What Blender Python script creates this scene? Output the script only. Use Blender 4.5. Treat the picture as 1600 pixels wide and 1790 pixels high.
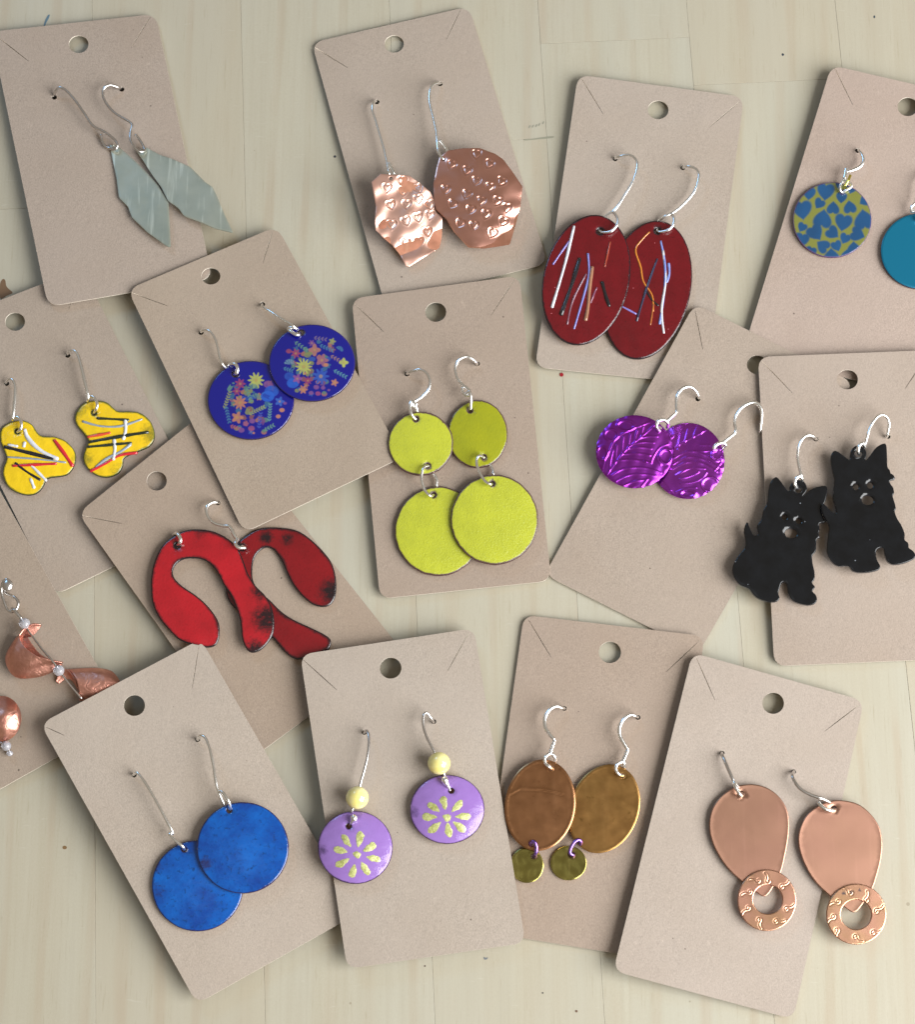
import bpy, math, random
import numpy as np
from mathutils import Vector, Matrix
from mathutils.geometry import delaunay_2d_cdt

random.seed(7); rng = np.random.RandomState(11)
scene = bpy.context.scene
for o in list(bpy.data.objects): bpy.data.objects.remove(o)

# ------------------------------------------------------------------ camera
F = 3600.0; IW, IH = 1600.0, 1790.0; TILT = math.radians(15.0); DIST = F/6100.0; U = 1/6100.0
cam_d = bpy.data.cameras.new('camera'); cam = bpy.data.objects.new('camera', cam_d)
scene.collection.objects.link(cam); scene.camera = cam
cam_d.sensor_fit = 'HORIZONTAL'; cam_d.sensor_width = 36.0; cam_d.lens = 36.0*F/IW
cam_d.clip_start = 0.02; cam_d.clip_end = 50
cam.rotation_euler = (TILT, 0, 0)
CP = np.array([0.0, -DIST*math.sin(TILT), DIST*math.cos(TILT)])
cam.location = CP
# ------------------------------------------------------------------ world (daylit room) and window
world = bpy.data.worlds.new('World'); scene.world = world; world.use_nodes = True
wn = world.node_tree; wn.nodes.clear()
wo = wn.nodes.new('ShaderNodeOutputWorld'); wb = wn.nodes.new('ShaderNodeBackground')
tc = wn.nodes.new('ShaderNodeTexCoord'); sp = wn.nodes.new('ShaderNodeSeparateXYZ')
rp = wn.nodes.new('ShaderNodeValToRGB')
wn.links.new(tc.outputs['Generated'], sp.inputs[0]); wn.links.new(sp.outputs['Z'], rp.inputs[0])
rp.color_ramp.elements[0].position = 0.0; rp.color_ramp.elements[0].color = (0.22, 0.175, 0.12, 1)
e_ = rp.color_ramp.elements.new(0.5); e_.color = (0.50, 0.415, 0.30, 1)
rp.color_ramp.elements[1].position = 1.0; rp.color_ramp.elements[1].color = (0.32, 0.285, 0.235, 1)
wn.links.new(rp.outputs[0], wb.inputs[0]); wb.inputs[1].default_value = 0.93
wn.links.new(wb.outputs[0], wo.inputs[0])

def area(name, loc, target, sx, sy, power, col):
    l = bpy.data.lights.new(name, 'AREA'); l.shape = 'RECTANGLE'; l.size = sx; l.size_y = sy
    l.energy = power; l.color = col
    o = bpy.data.objects.new(name, l); scene.collection.objects.link(o); o.location = loc
    o.rotation_euler = (Vector(target)-Vector(loc)).to_track_quat('-Z', 'Y').to_euler()
    return o
area('window_light', (0.76, -0.36, 0.56), (0, 0, 0), 0.90, 0.80, 23.5, (0.97, 0.98, 0.98))
area('second_window_light', (-0.55, 0.78, 0.72), (0, 0, 0), 0.26, 0.26, 1.9, (0.25, 0.58, 1.0))

scene.view_settings.view_transform = 'Standard'; scene.view_settings.look = 'None'
scene.view_settings.exposure = 0.12; scene.view_settings.gamma = 1.0
scene.cycles.use_denoising = True

# ------------------------------------------------------------------ mapping of photograph points to the table
ct, st = math.cos(TILT), math.sin(TILT)
def W(X, Y, H):
    X = np.asarray(X, float); Y = np.asarray(Y, float); H = np.asarray(H, float)*U
    x = (X-IW/2)/F; y = -(Y-IH/2)/F
    dx, dy, dz = x, y*ct+st, y*st-ct
    t = (H-CP[2])/dz
    return np.stack([CP[0]+t*dx, CP[1]+t*dy, np.broadcast_to(H, t.shape)+0*t], -1)
ZO = dict(P=(0, 0, 1.0), a=(0, 0, 3.729), b=(520, 0, 3.58), c=(920, 120, 3.1975), d=(1300, 100, 3.443), e=(0, 480, 4.262),
          f=(320, 500, 5.0), g=(640, 600, 4.068), h=(1020, 640, 4.706), i=(1260, 680, 4.474), j=(240, 860, 4.2105),
          k=(0, 980, 4.475), l=(200, 1260, 4.474), m=(520, 1220, 4.2105), n=(860, 1200, 4.71), o=(1200, 1280, 4.0))
def Z(k, pts):
    ox, oy, s = ZO[k]
    return [(ox+p[0]/s, oy+p[1]/s)+tuple(p[2:]) for p in pts]

# ------------------------------------------------------------------ materials
class MT:
    def __init__(self, name):
        self.m = bpy.data.materials.new(name); self.m.use_nodes = True
        self.t = self.m.node_tree; self.b = self.t.nodes['Principled BSDF']; self.co = self.t.nodes.new('ShaderNodeTexCoord')
        oi = self.t.nodes.new('ShaderNodeObjectInfo'); mu = self.t.nodes.new('ShaderNodeVectorMath'); mu.operation = 'MULTIPLY_ADD'
        mu.inputs[1].default_value = (3.7, 5.3, 2.9); self.t.links.new(oi.outputs['Random'], mu.inputs[0]); self.t.links.new(self.co.outputs['Object'], mu.inputs[2]); self.vec = mu.outputs[0]
    def n(self, ty, **kw):
        x = self.t.nodes.new(ty)
        for k, v in kw.items(): setattr(x, k, v)
        return x
    def l(self, a, b): self.t.links.new(a, b)
    def noise(self, scale, detail=3, rough=.55, vec=None, stretch=None, dist=0):
        x = self.n('ShaderNodeTexNoise'); x.inputs['Scale'].default_value = scale; x.inputs['Detail'].default_value = detail
        x.inputs['Roughness'].default_value = rough; x.inputs['Distortion'].default_value = dist
        src = vec or self.vec
        if stretch:
            mp = self.n('ShaderNodeMapping'); mp.inputs['Scale'].default_value = stretch[:3]
            if len(stretch) > 3: mp.inputs['Rotation'].default_value = (0, 0, stretch[3])
            self.l(src, mp.inputs[0]); src = mp.outputs[0]
        self.l(src, x.inputs['Vector']); return x.outputs['Fac']
    def ramp(self, f, *st):
        x = self.n('ShaderNodeValToRGB'); el = x.color_ramp.elements
        while len(el) < len(st): el.new(.5)
        for e, (p, c) in zip(el, st):
            e.position = p; e.color = (c, c, c, 1) if isinstance(c, (int, float)) else tuple(c)+(1,)
        self.l(f, x.inputs[0]); return x.outputs[0]
    def mix(self, f, a, b, mode='MIX'):
        x = self.n('ShaderNodeMix', data_type='RGBA', blend_type=mode)
        for s, v in ((0, f), (6, a), (7, b)):
            if hasattr(v, 'links'): self.l(v, x.inputs[s])
            elif isinstance(v, (int, float)): x.inputs[s].default_value = v if s == 0 else (v, v, v, 1)
            else: x.inputs[s].default_value = tuple(v)+(1,)
        return x.outputs[2]
    def math(self, op, a, b=0., clamp=False):
        x = self.n('ShaderNodeMath', operation=op, use_clamp=clamp)
        for s, v in ((0, a), (1, b)):
            if hasattr(v, 'links'): self.l(v, x.inputs[s])
            else: x.inputs[s].default_value = v
        return x.outputs[0]
    def attr(self, name):
        x = self.n('ShaderNodeAttribute'); x.attribute_name = name; return x
    def set(self, **kw):
        nm = dict(col='Base Color', rough='Roughness', metal='Metallic', coat='Coat Weight', coatr='Coat Roughness', spec='Specular IOR Level',
                  trans='Transmission Weight', ior='IOR', aniso='Anisotropic', sss='Subsurface Weight')
        for k, v in kw.items():
            i = self.b.inputs[nm[k]]
            if hasattr(v, 'links'): self.l(v, i)
            elif isinstance(v, (tuple, list)): i.default_value = tuple(v)+(1,)
            else: i.default_value = v
        return self
    def bump(self, h, strength, dist):
        x = self.n('ShaderNodeBump'); x.inputs['Strength'].default_value = strength; x.inputs['Distance'].default_value = dist
        self.l(h, x.inputs['Height'])
        if self.b.inputs['Normal'].is_linked: self.l(self.b.inputs['Normal'].links[0].from_socket, x.inputs['Normal'])
        self.l(x.outputs[0], self.b.inputs['Normal']); return self

_k = {}
def kraft(c):
    c = tuple(.62*a+.38*b for a, b in zip(c, (.355, .300, .257))); c = (c[0]*.98, c[1]*.965, c[2]*.925)
    if c in _k: return _k[c]
    M = MT('kraft_card')
    f1 = M.noise(3300, 3, .7, stretch=(1, .6, 1)); f2 = M.noise(500, 5, .7); f3 = M.noise(60, 2, .5)
    big = M.noise(22, 2, .5)
    base = M.mix(M.ramp(f1, (.34, 0.), (.66, 1.)), tuple(x*.76 for x in c), tuple(x*1.19 for x in c))
    base = M.mix(M.ramp(f2, (.35, 0.), (.68, .45)), base, tuple(x*y for x, y in zip(c, (1.09, 1.08, 1.07))))
    base = M.mix(M.ramp(f3, (.35, 0.), (.7, .35)), base, tuple(x*y for x, y in zip(c, (.93, .89, .84))))
    base = M.mix(M.ramp(big, (.3, 0.), (.75, .5)), base, tuple(x*y for x, y in zip(c, (1.13, 1.15, 1.19))))
    fd = M.noise(1300, 3, .7, stretch=(.3, 1, 1, .9), dist=2.5); base = M.mix(M.ramp(fd, (.67, 0.), (.74, .45)), base, tuple(x*.5 for x in c))
    fib = M.noise(900, 3, .7, stretch=(1, .25, 1, .6), dist=1.5)
    base = M.mix(M.ramp(fib, (.66, 0.), (.74, .45)), base, tuple(min(1, x*1.5) for x in c))
    v = M.n('ShaderNodeTexVoronoi'); v.inputs['Scale'].default_value = 300; M.l(M.vec, v.inputs['Vector'])
    sel = M.math('GREATER_THAN', M.n('ShaderNodeSeparateColor').outputs[0], .5)
    sc = M.n('ShaderNodeSeparateColor'); M.l(v.outputs['Color'], sc.inputs[0])
    pick = M.math('GREATER_THAN', sc.outputs[0], .86)
    spk = M.math('MULTIPLY', M.math('LESS_THAN', v.outputs['Distance'], M.math('MULTIPLY', sc.outputs[1], .085)), pick)
    base = M.mix(M.math('MULTIPLY', spk, .75), base, (.07, .05, .04))
    M.set(col=base, rough=.82, spec=.25).bump(f1, .6, .00009).bump(f2, .35, .0003)
    _k[c] = M.m; return M.m
def plain(name, col, rough=.5, metal=0., coat=0., **kw):
    M = MT(name); M.set(col=col, rough=rough, metal=metal, coat=coat, **kw); return M
ME = plain('card_cut_edge', (.80, .72, .62), .8).m
def enamel(name, c, c2, dark=(.012, .008, .010), rim=(1.2, 5.), patch=0., mott=150, rough=.16, grain=1600, gs=.25, coat=.15, bumpy=.00012, dust_sparkle=None, gb=1.):
    M = MT(name); n1 = M.noise(mott, 4, .65); n2 = M.noise(grain, 3, .7)
    base = M.mix(M.ramp(n1, (.35, 0.), (.68, 1.)), c, c2)
    base = M.mix(M.ramp(n2, (.56, 0.), (.72, gs)), base, tuple(x*.30 for x in c))
    if dust_sparkle:
        vd = M.n('ShaderNodeTexVoronoi'); vd.inputs['Scale'].default_value = 900; M.l(M.vec, vd.inputs['Vector']); sd = M.n('ShaderNodeSeparateColor'); M.l(vd.outputs['Color'], sd.inputs[0])
        base = M.mix(M.math('MULTIPLY', M.math('LESS_THAN', vd.outputs['Distance'], .15), M.math('GREATER_THAN', sd.outputs[0], .975)), base, dust_sparkle)
    ed = M.attr('ed').outputs['Fac']
    n3 = M.noise(110, 5, .75); n4 = M.noise(900, 3, .8)
    w = M.math('ADD', ed, M.math('MULTIPLY', M.math('SUBTRACT', n4, .5), rim[1]*1.1))
    w = M.math('ADD', w, M.math('MULTIPLY', M.math('SUBTRACT', n3, .55), rim[1]*2.2*-1))
    mr = M.n('ShaderNodeMapRange'); M.l(w, mr.inputs[0]); mr.inputs[1].default_value = rim[0]; mr.inputs[2].default_value = rim[1]
    mr.inputs[3].default_value = 1; mr.inputs[4].default_value = 0
    core = M.n('ShaderNodeMapRange'); M.l(ed, core.inputs[0]); core.inputs[1].default_value = rim[0]*.8; core.inputs[2].default_value = rim[0]*1.6
    core.inputs[3].default_value = 1; core.inputs[4].default_value = 0
    fac = M.math('MAXIMUM', M.math('MULTIPLY', mr.outputs[0], .85), core.outputs[0])
    base = M.mix(fac, base, dark)
    if patch:
        base = M.mix(M.ramp(M.math('ADD', M.attr('patch').outputs['Fac'], M.math('MULTIPLY', M.math('SUBTRACT', n4, .5), 1.1)), (.35, 0.), (.9, patch)), base, dark)
    M.set(col=base, rough=rough, coat=coat, coatr=.05, spec=.5)
    M.bump(n1, .5, bumpy*2).bump(n2, .5, bumpy*1.5*gb)
    return M.m
def metal(name, c, c2=None, rough=.25, mott=90, scr=.3, bumpd=.00003, patina=None, rv=.35):
    M = MT(name); c2 = c2 or tuple(x*.8 for x in c)
    base = M.mix(M.ramp(M.noise(mott, 3, .6), (.3, 0.), (.7, 1.)), c, c2)
    s1 = M.noise(500, 3, .6, stretch=(1, .06, 1, .5)); s2 = M.noise(260, 3, .6)
    if patina: base = M.mix(M.ramp(M.noise(220, 5, .75), (.60, 0.), (.74, .8)), base, patina)
    base = M.mix(M.ramp(s1, (.55, 0.), (.70, scr)), base, tuple(min(1, x*1.35+.05) for x in c))
    r = M.ramp(s2, (.3, rough*(1-rv*.4)), (.8, min(1, rough*(1+rv))))
    M.set(col=base, rough=r, metal=1.).bump(s1, .3, bumpd).bump(M.noise(160, 3, .5), .3, bumpd*1.2)
    return M.m
SILVER = plain('silver_wire', (.95, .95, .94), .25, 1.).m
STEEL = plain('dark_steel_wire', (.66, .64, .63), .27, 1.).m
COPPER = metal('copper', (.80, .42, .34), (.72, .37, .29), .28, 60, .12, .00001, rv=.1)
COPPER_SHEEN = metal('copper_with_painted_sheen', (.96, .62, .52), (.92, .55, .45), .40, 60, .08, .00001, rv=.1)  # lighter copy of the copper: window sheen put into the base colour
COPPERT = metal('satin_copper_sheet', (.44, .235, .175), (.40, .225, .155), .36, 30, .08, .00001, rv=.05)
COPPERF = metal('hammered_copper_foil', (.78, .40, .31), (.60, .28, .22), .38, 300, .2, .00008)
_m = MT('x'); bpy.data.materials.remove(_m.m)
_C = MT.__new__(MT); _C.m = COPPERF; _C.t = COPPERF.node_tree; _C.b = _C.t.nodes['Principled BSDF']; _C.vec = [x for x in _C.t.nodes if x.type == 'VECT_MATH'][0].outputs[0]
_C.bump(_C.noise(480, 3, .6, dist=1.2), .8, .00026)
BACK = metal('copper_back', (.80, .42, .28), (.70, .30, .20), .4)
BRONZE = metal('bronze_sheet', (.44, .215, .10), (.37, .18, .085), .30, 110, .15, .00005, patina=(.20, .08, .03))
BRONZE2 = metal('brown_brass_sheet', (.44, .25, .085), (.39, .205, .07), .32, 90, .1, .00004, patina=(.16, .09, .02))
BRASS = metal('olive_brass_coin', (.38, .33, .09), (.27, .24, .07), .22, 60, .45, .00004)
GOLDEDGE = metal('bright_gold_edge', (.95, .66, .32), (.95, .6, .3), .2)
TITAN = metal('brushed_grey_green_metal', (.40, .425, .36), (.31, .345, .29), .45, 90, 1., .00004)
TITAN.node_tree.nodes['Principled BSDF'].inputs['Metallic'].default_value = .6
PURPLE = metal('purple_foil', (.50, .08, .66), (.34, .05, .60), .24, 60, .05, .00001)
PURPLEL = metal('deep_violet_foil', (.40, .055, .50), (.28, .035, .44), .30, 40, .05, .00001)
VIOLETW = metal('violet_wire', (.33, .19, .62), (.27, .14, .55), .3)
THICK = {}
def glass(c):
    if c not in THICK:
        M = MT('fused_glass_thread'); n = M.noise(500, 3, .7)
        M.set(col=M.mix(M.ramp(n, (.3, 0.), (.75, 1.)), c, tuple(min(1, x*.75+.01) for x in c)), rough=.12, coat=.6, coatr=.05); THICK[c] = M.m
    return THICK[c]
BEADY = MT('butter_yellow_bead'); BEADY.set(col=BEADY.mix(BEADY.ramp(BEADY.noise(260, 3, .5), (.35, 0.), (.7, 1.)), (.82, .72, .24), (.88, .82, .42)), rough=.12, coat=.7, sss=.25)
BEADY.b.inputs['Subsurface Radius'].default_value = (.003, .0025, .001); BEADY = BEADY.m
BEADC = MT('milky_clear_bead'); BEADC.set(col=(.74, .74, .80), rough=.15, trans=.6, ior=1.4, coat=.3); BEADC = BEADC.m
GOLDLEAF = MT('gold_leaf'); _n = GOLDLEAF.noise(700, 4, .7)
GOLDLEAF.set(col=GOLDLEAF.mix(GOLDLEAF.ramp(_n, (.35, 0.), (.7, 1.)), (.34, .35, .10), (.64, .66, .30)), rough=.35, metal=.15, coat=.3).bump(_n, 1., .0003); GOLDLEAF = GOLDLEAF.m
BLACK = enamel('black_enamel', (.0035, .004, .005), (.006, .007, .009), (.012, .013, .016), (.3, 1.0), mott=200, rough=.16, gs=.0, coat=.3, bumpy=.00001, dust_sparkle=(.20, .22, .25))
BLACK.node_tree.nodes['Principled BSDF'].inputs['Specular IOR Level'].default_value = .32
RED = enamel('red_enamel', (.42, .010, .018), (.30, .009, .015), (.010, .007, .009), (2.0, 6.), patch=.97, mott=60, gs=.35)
REDD = enamel('dark_red_enamel', (.21, .006, .010), (.15, .005, .008), (.010, .007, .009), (2.0, 6.), patch=.97, mott=60, gs=.45)
OXB = enamel('oxblood_enamel', (.135, .004, .008), (.105, .004, .007), (.012, .008, .012), (1.2, 4.), mott=70, gs=.5, dust_sparkle=(.45, .12, .14))  # sparse pink specks are sparkle painted into the enamel colour
COBALT = enamel('cobalt_enamel', (.002, .100, .42), (.002, .040, .24), (.02, .012, .05), (.7, 3.0), patch=.75, mott=110, grain=900, gs=.9, rough=.13)
LIME = enamel('lime_enamel', (.46, .49, .036), (.40, .43, .035), (.09, .05, .05), (2.0, 3.8), mott=130, gs=.30, bumpy=.00006, grain=2000, rough=.26, gb=3.5)
LIME2 = enamel('olive_lime_enamel', (.32, .33, .012), (.27, .29, .014), (.08, .04, .05), (1.5, 3.2), mott=130, gs=.15, bumpy=.00008, rough=.2, gb=2)
YELLOW = enamel('yellow_enamel', (.78, .54, .012), (.76, .50, .013), (.07, .10, .02), (1.0, 3.6), patch=.75, mott=80, gs=.05)
LAV = enamel('lavender_enamel', (.30, .175, .50), (.27, .145, .44), (.02, .012, .04), (.8, 2.6), patch=.7, mott=70, gs=.12, rough=.08, bumpy=.00006)
TEAL = plain('teal_painted_metal', (.0, .155, .26), .33, .35, .1).bump if False else plain('teal_painted_metal', (.0, .135, .235), .34, .3, .15).m
def printed(name, rough=.15, rim=None):
    M = MT(name); a = M.attr('Col'); M.set(col=a.outputs['Color'], rough=rough, coat=.5, coatr=.06); M.bump(M.noise(700, 2, .6), .3, .00003); return M.m
PRINTB = printed('printed_cobalt_enamel'); PRINTH = printed('heart_printed_metal', .35)

# ------------------------------------------------------------------ geometry helpers
col = scene.collection
def tag(o, label=None, cat=None, group=None, kind=None):
    for k, v in (('label', label), ('category', cat), ('group', group), ('kind', kind)):
        if v: o[k] = v
    return o
class Thing:
    """an Empty at the base of a thing; every part hangs from it"""
    def __init__(s, name, loc, label, cat, group=None):
        s.o = bpy.data.objects.new(name, None); col.objects.link(s.o); s.loc = np.array(loc, float)
        s.o.location = s.loc; s.o.empty_display_size = .005; tag(s.o, label, cat, group)
def mesh_obj(name, verts, faces, mats, midx=None, parent=None, origin=(0, 0, 0), smooth=None):
    o0 = np.array(origin, float); me = bpy.data.meshes.new(name)
    me.from_pydata((np.asarray(verts)-o0).tolist(), [], faces)
    for m in mats: me.materials.append(m)
    n = len(me.polygons)
    if midx is not None: me.polygons.foreach_set('material_index', np.asarray(midx, dtype=np.int32))
    me.polygons.foreach_set('use_smooth', np.ones(n, bool) if smooth is None else np.asarray(smooth, bool))
    me.update()
    o = bpy.data.objects.new(name, me); col.objects.link(o)
    if parent is not None:
        o.parent = parent
    else: o.location = o0
    return o
def catmull(P, closed=False, n=6):
    P = np.asarray(P, float); N = len(P); out = []
    if N < 3 and not closed: return P
    R = range(N) if closed else range(N-1)
    for i in R:
        if closed: p0, p1, p2, p3 = P[i-1], P[i], P[(i+1) % N], P[(i+2) % N]
        else: p0, p1, p2, p3 = P[max(i-1, 0)], P[i], P[i+1], P[min(i+2, N-1)]
        for k in range(n):
            t = k/n
            out.append(.5*((2*p1)+(-p0+p2)*t+(2*p0-5*p1+4*p2-p3)*t*t+(-p0+3*p1-3*p2+p3)*t**3))
    if not closed: out.append(P[-1])
    return np.array(out)
def resample(P, step, closed=True):
    P = np.asarray(P, float); Q = np.vstack([P, P[:1]]) if closed else P
    d = np.r_[0, np.cumsum(np.linalg.norm(np.diff(Q, axis=0), axis=1))]
    n = max(int(round(d[-1]/step)), 8 if closed else 2)
    t = np.linspace(0, d[-1], n+1)[: n if closed else n+1]
    return np.stack([np.interp(t, d, Q[:, k]) for k in range(Q.shape[1])], -1)
def ell(cx, cy, rx, ry, tilt=0, n=64):
    t = np.linspace(0, 2*np.pi, n, endpoint=False); c, s = math.cos(tilt), math.sin(tilt)
    x, y = rx*np.cos(t), ry*np.sin(t)
    return np.stack([cx+c*x-s*y, cy+s*x+c*y], -1)
def inside(P, X, Y):
    r = np.zeros(len(X), bool); x0, y0 = P[:, 0], P[:, 1]; x1, y1 = np.roll(x0, -1), np.roll(y0, -1)
    for a, b, c, d in zip(x0, y0, x1, y1):
        if b == d: continue
        m = ((b > Y) != (d > Y)) & (X < (c-a)*(Y-b)/(d-b)+a); r ^= m
    return r
def segdist(S, X, Y, closed=True):
    A = np.asarray(S, float); B = np.roll(A, -1, 0) if closed else A[1:]
    if not closed: A = A[:-1]
    best = np.full(len(X), 1e9)
    for (ax, ay), (bx, by) in zip(A[:, :2], B[:, :2]):
        dx, dy = bx-ax, by-ay; L = dx*dx+dy*dy or 1e-9
        t = np.clip(((X-ax)*dx+(Y-ay)*dy)/L, 0, 1)
        np.minimum(best, (X-ax-t*dx)**2+(Y-ay-t*dy)**2, out=best)
    return np.sqrt(best)
def plate(name, parent, org, outline, holes, hf, th, step, mats, bev=1.0, relief=None, colf=None, patches=None, insets=(1.5, 4.), ostep=None, back=True, hin=True):
    ostep = ostep or min(step, 5.)
    O = resample(outline, ostep); HL = [np.asarray(h, float) for h in holes]
    loops = [O]+HL
    x0, y0 = O.min(0); x1, y1 = O.max(0)
    gx, gy = np.meshgrid(np.arange(x0, x1, step), np.arange(y0, y1, step*.87))
    gx = gx+((np.arange(gx.shape[0]) % 2)*step/2)[:, None]
    G = np.stack([gx.ravel(), gy.ravel()], -1)
    def dall(Q): return np.min([segdist(L, Q[:, 0], Q[:, 1]) for L in loops], 0)
    def ins(Q):
        m = inside(O, Q[:, 0], Q[:, 1])
        for h in HL: m &= ~inside(h, Q[:, 0], Q[:, 1])
        return m
    G = G[ins(G)]; G = G[dall(G) > max(step*.55, (max(insets)+step*.4) if insets else 0)] if len(G) else G
    extra = []
    for d in insets:
        for L in (loops if d == insets[0] and hin else loops[:1]):
            nx = np.roll(L, -1, 0)-np.roll(L, 1, 0); nx = nx/(np.linalg.norm(nx, axis=1)[:, None]+1e-9)
            for s in (1, -1):
                Q = L+s*d*np.stack([-nx[:, 1], nx[:, 0]], -1); Q = Q[ins(Q)]
                if len(Q): extra.append(Q[dall(Q) > d*.85])
    allp = np.vstack(loops+extra+[G]); edges = []; b = 0
    for L in loops:
        n = len(L); edges += [(b+i, b+(i+1) % n) for i in range(n)]; b += n
    vo, eo, fo, ov, oe, of = delaunay_2d_cdt([Vector(p) for p in allp], edges, [], 0, 1e-5, True)
    V = np.array([tuple(v) for v in vo]); T = np.array([f for f in fo if len(f) == 3], int)
    cen = V[T].mean(1); T = T[ins(cen)]
    a1, a2 = V[T[:, 1]]-V[T[:, 0]], V[T[:, 2]]-V[T[:, 0]]; T = T[np.abs(a1[:, 0]*a2[:, 1]-a1[:, 1]*a2[:, 0]) > .05]
    e1 = V[T[:, 1]]-V[T[:, 0]]; e2 = V[T[:, 2]]-V[T[:, 0]]; fl = (e1[:, 0]*e2[:, 1]-e1[:, 1]*e2[:, 0]) > 0
    T[fl] = T[fl][:, ::-1]          # photo y runs down, so clockwise there is up here
    imap = {}
    for i, ids in enumerate(ov):
        for k in ids: imap[k] = i
    X, Y = V[:, 0], V[:, 1]; ed = dall(V); ed[[imap[i] for i in range(sum(map(len, loops)))]] = 0
    H0 = hf(X, Y); H = H0.copy()
    if relief is not None: H = H+relief(X, Y, ed)
    if bev:
        q = np.clip(1-ed/bev, 0, 1); H = H-bev*(1-np.sqrt(np.clip(1-q*q, 0, 1)))*.8
    top = W(X, Y, H); nv = len(top)
    bot = W(X, Y, H0); bot[:, 2] -= th*U
    verts = [top]; faces = T.tolist(); mi = [0]*len(T); sm = [True]*len(T); off = nv
    if back:
        verts.append(bot); faces += (T[:, ::-1]+off).tolist(); mi += [min(2, len(mats)-1)]*len(T); sm += [True]*len(T); off += nv
    b = 0
    for li, L in enumerate(loops):
        n = len(L); ids = [imap[b+i] for i in range(n)]; b += n
        a = top[ids]; c = bot[ids]; verts += [a, c]
        area2 = np.sum(L[:, 0]*np.roll(L[:, 1], -1)-np.roll(L[:, 0], -1)*L[:, 1])
        fwd = (area2 > 0) == (li == 0)
        for i in range(n):
            j = (i+1) % n; q = [off+i, off+j, off+n+j, off+n+i]
            faces.append(q if fwd else q[::-1]); mi.append(min(1, len(mats)-1)); sm.append(True)
        off += 2*n
    VV = np.vstack(verts)
    o = mesh_obj(name, VV, faces, mats, mi, parent, org, sm); me = o.data
    def fa(nm, val):
        a = me.attributes.new(nm, 'FLOAT', 'POINT'); z = np.zeros(len(VV), np.float32); z[:nv] = val
        if back: z[nv:2*nv] = val
        a.data.foreach_set('value', z)
    fa('ed', ed)
    if patches:
        p = np.zeros(nv)
        for (cx, cy, r, s) in patches: p = np.maximum(p, s*np.clip(1.25-np.hypot(X-cx, Y-cy)/r, 0, 1))
        fa('patch', p)
    else: fa('patch', np.zeros(nv))
    if colf is not None:
        c = colf(X, Y, ed); C = np.ones((len(VV), 4), np.float32)*.1; C[:nv, :3] = c
        a = me.attributes.new('Col', 'FLOAT_COLOR', 'POINT'); a.data.foreach_set('color', C.ravel())
    return o
def tube_mesh(C, R, seg=10, closed=False):
    C = np.asarray(C, float); N = len(C); R = np.broadcast_to(np.asarray(R, float), (N,)).copy()
    T = np.gradient(C, axis=0) if not closed else np.roll(C, -1, 0)-np.roll(C, 1, 0)
    T /= np.linalg.norm(T, axis=1)[:, None]+1e-12
    u = np.cross(T[0], [0, 0, 1.]);
    if np.linalg.norm(u) < .1: u = np.cross(T[0], [1., 0, 0])
    u /= np.linalg.norm(u); V = []
    ang = np.linspace(0, 2*np.pi, seg, endpoint=False)
    for i in range(N):
        u = u-T[i]*np.dot(u, T[i]); u /= np.linalg.norm(u)+1e-12; w = np.cross(T[i], u)
        V.append(C[i]+R[i]*(np.cos(ang)[:, None]*u+np.sin(ang)[:, None]*w))
    V = np.vstack(V); Fc = []
    for i in range(N if closed else N-1):
        for k in range(seg):
            a, b = i*seg+k, i*seg+(k+1) % seg; c, d = ((i+1) % N)*seg+(k+1) % seg, ((i+1) % N)*seg+k
            Fc.append((a, b, c, d))
    if not closed:
        V = np.vstack([V, C[:1]-T[:1]*R[0]*.7, C[-1:]+T[-1:]*R[-1]*.7]); e0, e1 = N*seg, N*seg+1
        for k in range(seg):
            Fc.append((e0, (k+1) % seg, k)); Fc.append((e1, (N-1)*seg+k, (N-1)*seg+(k+1) % seg))
    return V, Fc
def ptsw(P, n=6, smooth=True):
    P = np.asarray(P, float); Q = catmull(P, False, n) if smooth and len(P) > 2 else resample(P, 4, False)
    return W(Q[:, 0], Q[:, 1], Q[:, 2])
def tube(name, parent, org, P, r, mat, n=6, smooth=True, rvar=None, wob=.0):
    C = ptsw(P, n, smooth); R = np.full(len(C), r*U)
    if rvar is not None: R = U*np.interp(np.linspace(0, 1, len(C)), np.linspace(0, 1, len(rvar)), rvar)
    if wob: R = R*(1+wob*np.interp(np.arange(len(C)), np.arange(0, len(C)+3, 3), rng.uniform(-1, 1, len(np.arange(0, len(C)+3, 3)))))
    V, Fc = tube_mesh(C, R); return mesh_obj(name, V, Fc, [mat], None, parent, org)
def sphere_mesh(c, r, sc=(1, 1, 1), nu=28, nv=18):
    V = [c+np.array([0, 0, r*sc[2]])]; Fc = []
    for j in range(1, nv):
        th = math.pi*j/nv
        for i in range(nu):
            ph = 2*math.pi*i/nu; V.append(c+r*np.array([sc[0]*math.sin(th)*math.cos(ph), sc[1]*math.sin(th)*math.sin(ph), sc[2]*math.cos(th)]))
    V.append(c-np.array([0, 0, r*sc[2]]))
    for i in range(nu): Fc.append((0, 1+i, 1+(i+1) % nu)); Fc.append((len(V)-1, 1+(nv-2)*nu+(i+1) % nu, 1+(nv-2)*nu+i))
    for j in range(nv-2):
        for i in range(nu):
            a = 1+j*nu+i; b = 1+j*nu+(i+1) % nu; Fc.append((a, a+nu, b+nu, b))
    return np.array(V), Fc
def ball(name, parent, org, x, y, h, r, mat, sc=(1, 1, 1)):
    V, Fc = sphere_mesh(W(x, y, h), r*U, sc); return mesh_obj(name, V, Fc, [mat], None, parent, org)
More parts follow.
